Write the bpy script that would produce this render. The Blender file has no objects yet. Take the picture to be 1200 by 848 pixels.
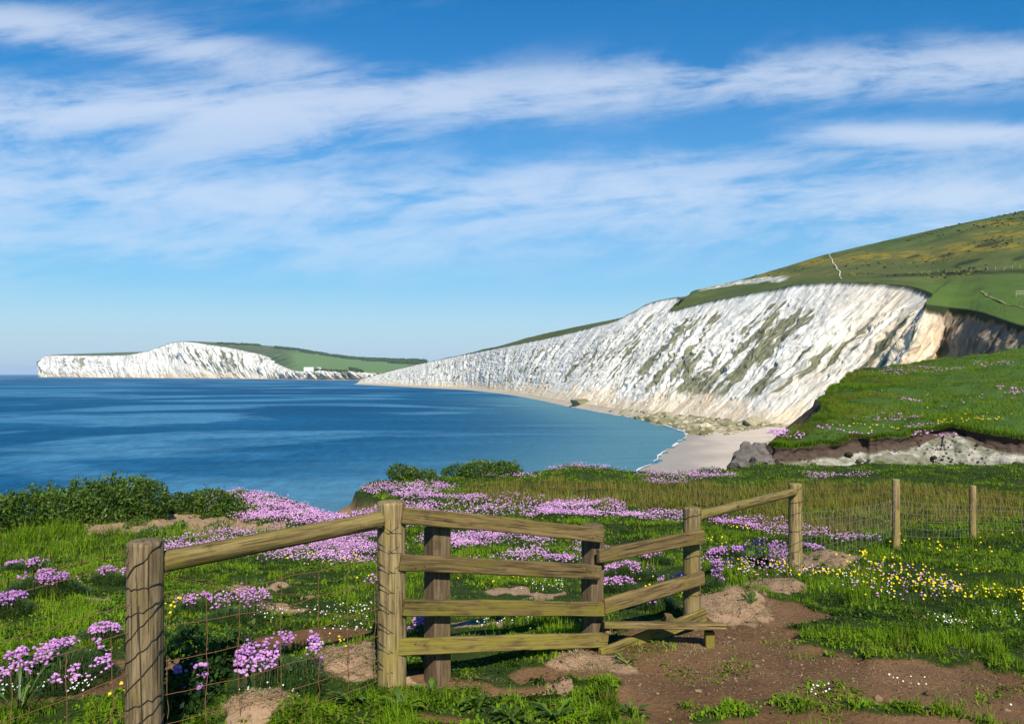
import bpy, math
import numpy as np
from mathutils import Vector, Quaternion, Matrix

rng = np.random.default_rng(11)
scene = bpy.context.scene
COL = scene.collection
F, CX, HZ, EYE = 950.0, 600.0, 438.0, 22.0     # focal length in photo pixels, horizon row, eye height above the sea

# ------------------------------------------------------------------ helpers
def hash2(ix, iy, seed):
    n = (ix.astype(np.int64) * 374761393 + iy.astype(np.int64) * 668265263 + seed * 1442695041) & 0x7fffffff
    n = ((n ^ (n >> 13)) * 1274126177) & 0x7fffffff
    n = n ^ (n >> 16)
    return (n & 0xffff) / 65535.0

def vnoise(x, y, seed=0):
    x = np.asarray(x, float); y = np.asarray(y, float)
    ix = np.floor(x); iy = np.floor(y); fx = x - ix; fy = y - iy
    fx = fx * fx * fx * (fx * (fx * 6 - 15) + 10); fy = fy * fy * fy * (fy * (fy * 6 - 15) + 10)
    a = hash2(ix, iy, seed); b = hash2(ix + 1, iy, seed); c = hash2(ix, iy + 1, seed); d = hash2(ix + 1, iy + 1, seed)
    return (a * (1 - fx) + b * fx) * (1 - fy) + (c * (1 - fx) + d * fx) * fy

def fbm(x, y, o=4, seed=0):
    t = 0.0; a = 0.5; n = 0
    for k in range(o):
        t = t + a * vnoise(x, y, seed + k * 17); n += a; a *= 0.5
        x, y = x * 2.03 + 5.1, y * 2.03 + 1.7
    return t / n

def ss(a, b, x):
    t = np.clip((x - a) / (b - a), 0, 1)
    return t * t * (3 - 2 * t)

def W(u, y, d):
    return np.array([(u - CX) * d / F, d, EYE - (y - HZ) * d / F])

def UV(p):
    p = np.asarray(p); d = np.maximum(p[..., 1], 0.1)
    return CX + F * p[..., 0] / d, HZ + F * (EYE - p[..., 2]) / d

def XY(pts):
    return np.array([((u - CX) * d / F, d) for u, d in pts])

def catmull(P, n):
    """P (k, ...) resampled to n points"""
    P = np.asarray(P, float); k = len(P)
    t = np.linspace(0, k - 1 - 1e-9, n); i = np.floor(t).astype(int); f = (t - i).reshape((-1,) + (1,) * (P.ndim - 1))
    a = P[np.maximum(i - 1, 0)]; b = P[i]; c = P[np.minimum(i + 1, k - 1)]; d = P[np.minimum(i + 2, k - 1)]
    m0 = (c - a) * .4; m1 = (d - b) * .4
    return (2 * f ** 3 - 3 * f ** 2 + 1) * b + (f ** 3 - 2 * f ** 2 + f) * m0 + (-2 * f ** 3 + 3 * f ** 2) * c + (f ** 3 - f ** 2) * m1

def mesh_np(name, verts, quads=None, tris=None, attrs=None, smooth=False, mat=None, uv=None):
    me = bpy.data.meshes.new(name)
    verts = np.asarray(verts, np.float32)
    me.vertices.add(len(verts)); me.vertices.foreach_set('co', verts.ravel())
    parts = []; tot = []
    if quads is not None and len(quads): parts.append(np.asarray(quads).ravel()); tot.append(np.full(len(quads), 4))
    if tris is not None and len(tris): parts.append(np.asarray(tris).ravel()); tot.append(np.full(len(tris), 3))
    li = np.concatenate(parts).astype(np.int32); lt = np.concatenate(tot).astype(np.int32)
    ls = np.concatenate([[0], np.cumsum(lt)[:-1]]).astype(np.int32)
    me.loops.add(len(li)); me.loops.foreach_set('vertex_index', li)
    me.polygons.add(len(lt)); me.polygons.foreach_set('loop_start', ls)
    me.polygons.foreach_set('use_smooth', np.full(len(lt), smooth))
    for k, v in (attrs or {}).items():
        a = me.attributes.new(k, 'FLOAT', 'POINT'); a.data.foreach_set('value', np.asarray(v, np.float32).ravel())
    if uv is not None:
        l = me.uv_layers.new(name='UVMap'); l.data.foreach_set('uv', np.asarray(uv, np.float32)[li].ravel())
    me.update(calc_edges=True)
    if mat: me.materials.append(mat)
    return me

def link(name, me, parent=None, loc=None, rot=None):
    o = bpy.data.objects.new(name, me); COL.objects.link(o)
    if parent: o.parent = parent
    if loc is not None: o.location = loc
    if rot is not None: o.rotation_mode = 'QUATERNION'; o.rotation_quaternion = rot
    return o

def tag(o, label=None, cat=None, group=None, kind=None):
    if label: o['label'] = label
    if cat: o['category'] = cat
    if group: o['group'] = group
    if kind: o['kind'] = kind
    return o

def empty(name, loc):
    o = bpy.data.objects.new(name, None); COL.objects.link(o); o.location = loc; o.empty_display_size = .1
    return o

def grid_quads(r, c):
    i = np.arange((r - 1) * c).reshape(r - 1, c)[:, :-1].ravel()
    return np.stack([i, i + 1, i + c + 1, i + c], 1)

# ------------------------------------------------------------------ materials
class NT:
    def __init__(s, name):
        s.m = bpy.data.materials.new(name); s.m.use_nodes = True; s.t = s.m.node_tree
        s.b = s.t.nodes['Principled BSDF']; s.out = s.t.nodes['Material Output']
    def n(s, typ, **kw):
        nd = s.t.nodes.new(typ)
        for k, v in kw.items():
            if k.startswith('i_'):
                key = k[2:]; key = int(key) if key.isdigit() else key.replace('_', ' ')
                s.put(nd.inputs[key], v)
            else: setattr(nd, k, v)
        return nd
    def put(s, inp, v):
        if isinstance(v, bpy.types.NodeSocket): s.t.links.new(v, inp)
        else:
            if hasattr(inp.default_value, '__len__') and len(inp.default_value) == 4 and len(v) == 3: v = tuple(v) + (1,)
            inp.default_value = v
    def attr(s, name): return s.n('ShaderNodeAttribute', attribute_name=name).outputs['Fac']
    def mix(s, f, a, b):
        nd = s.n('ShaderNodeMix', data_type='RGBA'); s.put(nd.inputs[0], f); s.put(nd.inputs[6], a); s.put(nd.inputs[7], b)
        return nd.outputs[2]
    def math(s, op, a, b=0.0, c=0.0, clamp=False):
        nd = s.n('ShaderNodeMath', operation=op, use_clamp=clamp); s.put(nd.inputs[0], a); s.put(nd.inputs[1], b); s.put(nd.inputs[2], c)
        return nd.outputs[0]
    def noise(s, vec, scale, detail=4, rough=.55, dist=0.0):
        return s.n('ShaderNodeTexNoise', i_Vector=vec, i_Scale=scale, i_Detail=detail, i_Roughness=rough, i_Distortion=dist).outputs[0]
    def ramp(s, f, a, b, ca=0.0, cb=1.0):
        return s.n('ShaderNodeMapRange', i_0=f, i_1=a, i_2=b, i_3=ca, i_4=cb, interpolation_type='SMOOTHSTEP').outputs[0]
    def mapping(s, vec, sc=(1, 1, 1), rot=(0, 0, 0)):
        return s.n('ShaderNodeMapping', i_Vector=vec, i_Scale=sc, i_Rotation=rot).outputs[0]
    def obj(s): return s.n('ShaderNodeTexCoord').outputs['Object']
    def uvc(s): return s.n('ShaderNodeTexCoord').outputs['UV']
    def bump(s, h, strength=.5, dist=.02):
        nd = s.n('ShaderNodeBump', i_Height=h, i_Strength=strength, i_Distance=dist); s.put(s.b.inputs['Normal'], nd.outputs[0]); return nd
    def color(s, c): s.put(s.b.inputs['Base Color'], c)
    def rough(s, r, spec=.3): s.put(s.b.inputs['Roughness'], r); s.put(s.b.inputs['Specular IOR Level'], spec)
    def hsv(s, col, h=.5, sa=1.0, v=1.0):
        nd = s.n('ShaderNodeHueSaturation', i_Hue=h, i_Saturation=sa, i_Value=v, i_Color=col); return nd.outputs[0]

def m_ground():
    s = NT('turf_and_soil'); o = s.obj()
    n1 = s.noise(o, 6, 6); n2 = s.noise(o, 38, 5); n3 = s.noise(o, 1.1, 3)
    green = s.mix(n1, (.012, .024, .004), (.045, .070, .012))
    soil = s.mix(n2, (.070, .036, .015), (.185, .103, .048))
    soil = s.mix(s.ramp(n3, .35, .65), soil, s.mix(n2, (.100, .052, .023), (.25, .143, .070)))
    sand = s.mix(n2, (.25, .15, .080), (.47, .31, .185))
    c = s.mix(s.ramp(s.attr('soil'), .25, .6), green, soil)
    c = s.mix(s.ramp(s.attr('sand'), .25, .65), c, sand)
    rock = s.mix(n1, (.20, .11, .06), (.42, .27, .16))
    c = s.mix(s.attr('cliff'), c, rock)
    s.color(c); s.rough(.95, .1)
    h = s.math('ADD', s.math('MULTIPLY', n2, .6), s.math('MULTIPLY', s.noise(o, 150, 4), .4))
    s.bump(h, .9, .03)
    return s.m

def m_leaf(name, a, b, dry=None, transl=.35, spec=.25, rough=.55, patch=0.0):
    """leaves and blades: colour runs a..b by each blade's own number, towards dry by its own dryness"""
    s = NT(name)
    c = s.mix(s.attr('rnd'), a, b)
    if patch:
        c = s.mix(s.ramp(s.noise(s.obj(), patch, 3), .35, .65, 0, .6), c, s.mix(s.attr('rnd'), tuple(x * .62 for x in a), tuple(x * .7 for x in b)))
    if dry: c = s.mix(s.attr('dry'), c, dry)
    s.color(c); s.rough(rough, spec)
    tr = s.n('ShaderNodeBsdfTranslucent', i_Color=s.hsv(c, .49, 1.1, 1.5))
    mx = s.n('ShaderNodeMixShader', i_0=transl); s.t.links.new(s.b.outputs[0], mx.inputs[1]); s.t.links.new(tr.outputs[0], mx.inputs[2])
    s.t.links.new(mx.outputs[0], s.out.inputs[0])
    return s.m

def m_wood(name, base, light, algae, alg_amt):
    s = NT(name); o = s.obj(); inf = s.n('ShaderNodeObjectInfo').outputs['Random']
    off = s.n('ShaderNodeVectorMath', operation='ADD', i_0=o, i_1=s.n('ShaderNodeCombineXYZ', i_0=s.math('MULTIPLY', inf, 37.0)).outputs[0]).outputs[0]
    g = s.noise(s.mapping(off, (2.2, 34, 34)), 1.6, 6, .65, .5)
    g2 = s.noise(s.mapping(off, (1.0, 130, 130)), 1.0, 4, .6)
    st = s.noise(off, 7, 5, .6); al = s.noise(s.mapping(off, (2.0, 6, 6)), 1.6, 5, .62)
    kv = s.n('ShaderNodeTexVoronoi', i_Vector=s.mapping(off, (3.2, 9, 9)), i_Scale=1.0); kn = s.ramp(kv.outputs['Distance'], .07, .16, 1, 0)
    c = s.mix(s.ramp(g, .34, .64), base, light)
    c = s.mix(s.math('MULTIPLY', kn, .8), c, tuple(x * .35 for x in base))
    ck = s.noise(s.mapping(off, (1.1, 60, 60)), 1.0, 3, .5, .2); crack = s.ramp(ck, .64, .67)
    c = s.mix(s.math('MULTIPLY', crack, .85), c, tuple(x * .18 for x in base))
    c = s.mix(s.ramp(g2, .56, .72, 0, .65), c, tuple(x * .3 for x in base))
    c = s.mix(s.ramp(st, .57, .73, 0, .6), c, tuple(x * .38 for x in base))
    c = s.mix(s.ramp(al, .62 - .3 * alg_amt, .78 - .3 * alg_amt, 0, .85), c, algae)
    c = s.hsv(c, .5, 1.0, s.math('ADD', .85, s.math('MULTIPLY', inf, .3)))
    lich = s.ramp(s.noise(off, 60, 2), .70, .76, 0, .6)
    c = s.mix(s.math('MULTIPLY', lich, s.ramp(st, .5, .6)), c, (.36, .37, .27))
    s.color(c); s.rough(.85, .2)
    h = s.math('SUBTRACT', s.math('ADD', s.math('MULTIPLY', g, .6), s.math('MULTIPLY', g2, .6)), crack)
    s.bump(h, .9, .008)
    return s.m

def m_plain(name, c, r=.7, spec=.3, metal=0.0, var=.25, scale=30):
    s = NT(name); n = s.noise(s.obj(), scale, 4)
    s.color(s.mix(n, tuple(x * (1 - var) for x in c), tuple(min(1, x * (1 + var)) for x in c))); s.rough(r, spec); s.put(s.b.inputs['Metallic'], metal)
    return s.m

def m_coast(name, gr=((.036, .066, .014), (.090, .118, .026)), lush=((.055, .105, .014), (.095, .155, .025)), spec=.1, ts=1.0):
    s = NT(name); uv = s.mapping(s.uvc(), (ts, ts, 1)); o = s.obj()
    n1 = s.noise(s.mapping(uv, (.16, .022, 1)), 1.0, 7, .62, .4)
    n2 = s.noise(s.mapping(uv, (.9, .16, 1)), 1.0, 6, .65)
    n3 = s.noise(uv, .05, 4)
    n5 = s.noise(s.mapping(uv, (.22, .13, 1), (0, 0, .5)), 1.0, 7, .68, .6)
    chalk = s.mix(s.ramp(n1, .3, .7), (.54, .515, .445), (.80, .765, .675))
    chalk = s.mix(s.ramp(n2, .58, .75, 0, .4), chalk, (.40, .40, .37))
    chalk = s.mix(s.ramp(n5, .55, .70, 0, .8), chalk, (.28, .265, .21))
    n6 = s.noise(s.mapping(uv, (.5, .3, 1), (0, 0, .4)), 1.0, 5, .7, .3); chalk = s.mix(s.ramp(n6, .60, .70, 0, .6), chalk, (.25, .24, .19))
    ln = s.noise(s.mapping(uv, (.30, .028, 1)), 1.0, 6, .62, .35); lin = s.ramp(s.math('ABSOLUTE', s.math('SUBTRACT', ln, .5)), .0, .035, .62, 0)
    chalk = s.mix(s.math('MULTIPLY', lin, s.ramp(n3, .4, .6)), chalk, (.23, .22, .18))
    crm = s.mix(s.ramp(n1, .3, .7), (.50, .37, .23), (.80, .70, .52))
    crm = s.mix(s.ramp(s.attr('cream_shade'), .80, 1.0), crm, s.mix(s.ramp(n1, .3, .7), (.13, .095, .062), (.36, .275, .18)))  # top values turn dark sandstone brown, with the right end's shade in the colour
    chalk = s.mix(s.ramp(s.attr('cream_shade'), 0, .8), chalk, crm)
    veg = s.math('ADD', s.attr('veg'), s.math('MULTIPLY', s.math('SUBTRACT', n2, .5), .9))
    gcol = s.mix(s.ramp(n2, .35, .65), (.060, .072, .026), (.20, .185, .085))
    chalk = s.mix(s.ramp(veg, .36, .66, 0, .9), chalk, gcol)
    m1 = s.noise(o, .022, 6, .6); m2 = s.noise(o, .13, 6, .62); m3 = s.noise(o, .006, 4)
    grass = s.mix(s.ramp(m1, .3, .7), gr[0], gr[1])
    grass = s.mix(s.ramp(m2, .5, .72, 0, .75), grass, (.028, .044, .014))
    grass = s.mix(s.ramp(m3, .42, .62, 0, .5), grass, (.10, .094, .030))
    grass = s.mix(s.attr('lush'), grass, s.mix(m2, lush[0], lush[1]))
    gorse = s.math('MULTIPLY', s.attr('gorse'), s.ramp(m2, .42, .62))
    grass = s.mix(gorse, grass, (.27, .19, .016))
    grass = s.mix(s.attr('dark'), grass, (.018, .026, .009))
    c = s.mix(s.attr('chalk'), grass, chalk)
    sand = s.mix(n2, (.33, .27, .19), (.55, .46, .34))
    c = s.mix(s.attr('sand'), c, sand)
    s.color(c); s.rough(.95, spec)
    h = s.math('ADD', s.math('MULTIPLY', n1, 1.0), s.math('ADD', s.math('MULTIPLY', n2, .6), s.math('MULTIPLY', n5, 1.0)))
    s.bump(s.math('MULTIPLY', h, s.math('ADD', s.math('MULTIPLY', s.attr('chalk'), .85), .15)), .8, 1.6 / ts)
    return s.m

# ------------------------------------------------------------------ the headland: height, edge, bare soil
BY = np.array([-40, -10, 3, 5, 6.2, 8.2, 11.6, 14, 18, 24, 30, 36, 80.])
BZ = np.array([-1.3, -1.7, -1.84, -1.83, -1.90, -2.08, -2.52, -2.72, -2.95, -3.15, -3.36, -3.8, -6.])
edge_px = [(-900, 9), (-400, 12.5), (-100, 14.6), (0, 15.8), (100, 17), (190, 19), (250, 20.8), (300, 20.4), (350, 18.2), (383, 16.4), (405, 16.1), (432, 17),
           (446, 18.2), (436, 19.6), (420, 20.9), (422, 22), (450, 23.6), (500, 25), (560, 26), (610, 26.6), (660, 28.6), (740, 27), (790, 27), (840, 28.4), (880, 29.8),
           (900, 30.6), (1000, 30.4), (1100, 30.6), (1300, 31), (1700, 30)]
E0 = XY(edge_px); E0 = catmull(E0, 240)
LAND = np.concatenate([E0, [[60, 20], [60, -40], [-60, -40], [-60, 2]]])

def inside_dist(P, x, y):
    """signed distance to a closed plan polygon, positive inside"""
    x = np.asarray(x, float); y = np.asarray(y, float); shp = x.shape; x = x.ravel(); y = y.ravel()
    best = np.full(len(x), 1e9); ins = np.zeros(len(x), bool)
    for a, b in zip(P, np.roll(P, -1, 0)):
        dx, dy = b - a; L = dx * dx + dy * dy + 1e-12
        t = np.clip(((x - a[0]) * dx + (y - a[1]) * dy) / L, 0, 1)
        best = np.minimum(best, (x - a[0] - t * dx) ** 2 + (y - a[1] - t * dy) ** 2)
        if a[1] != b[1]:
            c = (a[1] > y) != (b[1] > y)
            ins ^= c & (x < dx * (y - a[1]) / (dy if dy else 1e-12) + a[0])
    return (np.sqrt(best) * np.where(ins, 1, -1)).reshape(shp)

def H0(x, y):
    b = (np.interp(y - .6, BY, BZ) + np.interp(y, BY, BZ) + np.interp(y + .6, BY, BZ)) / 3
    return EYE + b

def GP(u, v):
    d = np.concatenate([np.linspace(2, 40, 4000)]); x = (u - CX) * d / F
    z = EYE - (v - HZ) * d / F
    k = np.argmax(z <= H0(x, d)); k = k if z[k] <= H0(x[k], d[k]) else len(d) - 1
    return np.array([x[k], d[k]])

def ellipses(lst):
    out = []
    for e in lst:
        u, v, ru, rv = e[:4]
        c = GP(u, v); a = GP(u, v - rv * .95)[1]; b = GP(u, v + rv * .95)[1]
        out.append((c[0], (a + b) / 2, ru * c[1] / F, max((a - b) / 2, .05)) + tuple(e[4:]))
    return out

soil_px = [(820, 790, 120, 45), (930, 782, 120, 40), (1050, 800, 130, 32), (1180, 815, 90, 40), (760, 772, 60, 22), (880, 742, 60, 20), (700, 785, 45, 13), (640, 785, 40, 8),
           (980, 850, 190, 16), (870, 765, 110, 30), (90, 800, 95, 16), (180, 780, 60, 12), (330, 752, 62, 10), (400, 745, 50, 9), (10, 815, 60, 14), (560, 800, 60, 7), (800, 742, 50, 12),
           (490, 797, 36, 9), (620, 800, 30, 6), (520, 838, 40, 8), (920, 725, 45, 11), (250, 765, 40, 9)]
sand_px = [(860, 716, 46, 13), (905, 690, 42, 8), (975, 662, 35, 6), (415, 786, 46, 19), (303, 842, 52, 18), (480, 795, 26, 9), (690, 772, 40, 9), (190, 611, 66, 8), (262, 617, 58, 8),
           (150, 620, 34, 6), (300, 607, 28, 4), (272, 705, 17, 4), (325, 688, 18, 5), (280, 688, 12, 3), (106, 706, 19, 5), (122, 750, 24, 4), (322, 713, 26, 3), (600, 692, 36, 5),
           (640, 703, 24, 5), (360, 700, 10, 3), (560, 728, 36, 4), (700, 740, 20, 4), (235, 630, 30, 4), (330, 838, 20, 10), (655, 800, 14, 7)]
mound_px = [(415, 790, 50, 24, .13), (303, 850, 52, 26, .15), (325, 690, 18, 7, .07), (980, 664, 35, 9, .12), (870, 712, 60, 16, .10), (925, 684, 30, 12, .10), (640, 705, 30, 8, .05),
            (690, 775, 40, 14, .05), (690, 549, 60, 8, .12), (470, 583, 60, 8, .05), (60, 690, 60, 20, .05), (325, 800, 60, 30, .04), (1050, 556, 80, 4, .08)]
SOIL = ellipses(soil_px); SAND = ellipses(sand_px); MOUND = ellipses(mound_px)

def emask(lst, x, y, wob=.45, seed=3, fr=2.2):
    n = (fbm(x * fr, y * fr, 4, seed) - .5) * 2 * wob + (fbm(x * fr * 4, y * fr * 4, 2, seed + 5) - .5) * wob
    v = np.zeros_like(np.asarray(x, float))
    for e in lst:
        q = np.sqrt(((x - e[0]) / e[2]) ** 2 + ((y - e[1]) / e[3]) ** 2)
        v = np.maximum(v, 1 - ss(.75, 1.25, q + n))
    return v

def sandm(x, y): return emask(SAND, x, y, .8, 21, 3.0)
def soilm(x, y): return emask(SOIL, x, y, .55, 3, 1.8)

def H(x, y, edge=False):
    x = np.asarray(x, float); y = np.asarray(y, float)
    h = H0(x, y)
    for e in MOUND:
        q = ((x - e[0]) / e[2]) ** 2 + ((y - e[1]) / e[3]) ** 2
        h = h + e[4] * np.exp(-q * 1.2)
    far = np.clip(np.hypot(x, y) / 12, .5, 1.6)
    h = h + (fbm(x * .9, y * .9, 3, 40) - .5) * .16 * far + (fbm(x * 3.3, y * 3.3, 3, 50) - .5) * .07
    so = soilm(x, y); h = h - .05 * so + so * (fbm(x * 9, y * 9, 3, 61) - .5) * .025
    sn = sandm(x, y); h = h + sn * ((fbm(x * 13, y * 13, 4, 62) - .5) * .085 + (fbm(x * 4, y * 4, 2, 63) - .5) * .05)
    if not edge: return h
    d = inside_dist(LAND, x, y) + (fbm(x * 1.1, y * 1.1, 4, 70) - .5) * .9
    out = np.maximum(-d, 0)
    drop = out * 1.55 + (fbm(x * 2, y * 2, 3, 72) - .5) * np.clip(out, 0, 1) * .7
    h2 = np.maximum(h - drop - .05 * ss(-.5, .2, -d), -3)
    return h2, d, so

# ------------------------------------------------------------------ world, sun, camera
SUN_AZ, SUN_EL = math.radians(11), math.radians(39)
sd = Vector((math.sin(SUN_AZ) * math.cos(SUN_EL), -math.cos(SUN_AZ) * math.cos(SUN_EL), math.sin(SUN_EL)))
sun = bpy.data.lights.new('sun', 'SUN'); sun.energy = 4.9; sun.angle = math.radians(.53); sun.color = (1, .95, .86)
so_ = bpy.data.objects.new('sun', sun); COL.objects.link(so_); so_.rotation_euler = sd.to_track_quat('Z', 'Y').to_euler(); so_.location = (20, -60, 80)

w = bpy.data.worlds.new('World'); scene.world = w; w.use_nodes = True
class WT(NT):
    def __init__(s): s.t = w.node_tree
s = WT()
bg = w.node_tree.nodes['Background']
sky = s.n('ShaderNodeTexSky', sky_type='NISHITA', sun_disc=False, sun_elevation=SUN_EL, sun_rotation=math.pi - SUN_AZ, altitude=20, air_density=1.0, dust_density=.35, ozone_density=3.0)
gen = s.n('ShaderNodeTexCoord').outputs['Generated']
sx = s.n('ShaderNodeSeparateXYZ', i_0=gen)
ay = s.math('MAXIMUM', s.math('ABSOLUTE', sx.outputs[1]), .06)
U = s.math('DIVIDE', sx.outputs[0], ay); V = s.math('DIVIDE', sx.outputs[2], ay)
vec = s.n('ShaderNodeCombineXYZ', i_0=U, i_1=s.math('SUBTRACT', V, s.math('MULTIPLY', U, .10))).outputs[0]
wisp = s.noise(s.mapping(vec, (1.5, 7.5, 1)), 1.6, 9, .62, .7)
wisp2 = s.noise(s.mapping(vec, (2.2, 20, 1)), 1.3, 7, .6, .5)
puff = s.noise(s.mapping(vec, (3.0, 9, 1)), 2.2, 10, .66, .4)
def band(c0, c1, c2, wd, gain):
    cen = s.math('ADD', s.math('ADD', c0, s.math('MULTIPLY', U, c1)), s.math('MULTIPLY', s.math('MULTIPLY', U, U), c2))
    q = s.math('DIVIDE', s.math('SUBTRACT', V, cen), wd)
    return s.math('MULTIPLY', s.math('EXPONENT', s.math('MULTIPLY', s.math('MULTIPLY', q, q), -1)), gain)
def window(u0, u1, soft):
    return s.math('MULTIPLY', s.ramp(U, u0 - soft, u0 + soft), s.math('SUBTRACT', 1.0, s.ramp(U, u1 - soft, u1 + soft)))
b1 = band(.345, .045, .03, .034, 1.5)
b1b = s.math('MULTIPLY', band(.292, .03, 0, .036, .9), s.math('SUBTRACT', 1.0, s.ramp(U, -.35, .05)))
b1c = s.math('MULTIPLY', band(.345, -.14, 0, .024, 1.3), s.math('SUBTRACT', 1.0, s.ramp(U, -.4, -.1)))
b2 = band(.222, .0, .0, .030, .95)
b3 = s.math('MULTIPLY', band(.293, .005, 0, .014, 1.3), s.ramp(U, .28, .45))
b4 = band(.175, .03, 0, .055, .75)
b5 = band(.47, .05, 0, .02, .2)
b6 = s.math('MULTIPLY', band(.255, .04, 0, .022, .6), s.ramp(U, -.15, .1))
tot = b1
for b in (b1b, b1c, b2, b3, b4, b5, b6): tot = s.math('ADD', tot, b)
tex = s.math('ADD', s.math('MULTIPLY', wisp, .85), s.math('ADD', s.math('MULTIPLY', wisp2, .3), s.math('MULTIPLY', puff, .65)))
dens = s.math('MULTIPLY', tot, s.ramp(s.math('ADD', tex, s.math('MULTIPLY', tot, .13)), .84, 1.20))
dens = s.math('ADD', dens, s.math('MULTIPLY', s.ramp(tex, 1.0, 1.3), .04))
dens = s.math('MULTIPLY', dens, s.ramp(V, .02, .16))
dens = s.math('MULTIPLY', s.math('SUBTRACT', 1.0, s.math('EXPONENT', s.math('MULTIPLY', dens, -1.0))), .82)
skyc = s.n('ShaderNodeHueSaturation', i_Hue=.5, i_Saturation=2.3, i_Value=1.06, i_Color=sky.outputs[0]).outputs[0]
veil = s.math('EXPONENT', s.math('MULTIPLY', s.math('POWER', s.math('MULTIPLY', s.math('MAXIMUM', V, 0.0), 4.6), 1.5), -1.0))
skyc = s.mix(s.math('MULTIPLY', veil, .92), skyc, (3.6, 5.1, 6.6))
cl = s.mix(dens, skyc, (6.4, 7.0, 8.0))
w.node_tree.links.new(cl, bg.inputs[0]); bg.inputs[1].default_value = .088

cam = bpy.data.cameras.new('camera'); co = bpy.data.objects.new('camera', cam); COL.objects.link(co)
co.location = (0, 0, EYE); co.rotation_euler = (math.pi / 2, 0, 0); cam.sensor_width = 36; cam.lens = 36 * F / 1200; cam.shift_y = 14 / 1200
cam.clip_start = .05; cam.clip_end = 90000; scene.camera = co
scene.view_settings.view_transform = 'Standard'; scene.view_settings.look = 'None'; scene.view_settings.gamma = 1; scene.view_settings.exposure = .5
scene.view_settings.use_curve_mapping = False
cy = scene.cycles; cy.use_denoising = True; cy.max_bounces = 5; cy.diffuse_bounces = 2; cy.glossy_bounces = 2; cy.transmission_bounces = 3; cy.volume_bounces = 0; cy.transparent_max_bounces = 6
cy.caustics_reflective = False; cy.caustics_refractive = False

# ------------------------------------------------------------------ headland mesh
MG = m_ground()
na, nr = 900, 520
ang = np.radians(np.linspace(-78, 78, na)); rad = np.exp(np.linspace(math.log(2.5), math.log(66), nr))
A, R = np.meshgrid(ang, rad)
gx = R * np.sin(A); gy = -6 + R * np.cos(A)
hz, dd, so = H(gx, gy, True)
sa = sandm(gx, gy)
cliff = ss(.0, .35, -dd)
mesh = mesh_np('ground', np.stack([gx, gy, hz], -1).reshape(-1, 3), grid_quads(nr, na)[:, ::-1], attrs={'soil': so, 'sand': sa, 'cliff': cliff}, smooth=True, mat=MG)
tag(link('ground', mesh), 'flowery clifftop turf with bare worn soil paths', 'ground', kind='structure')

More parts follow.
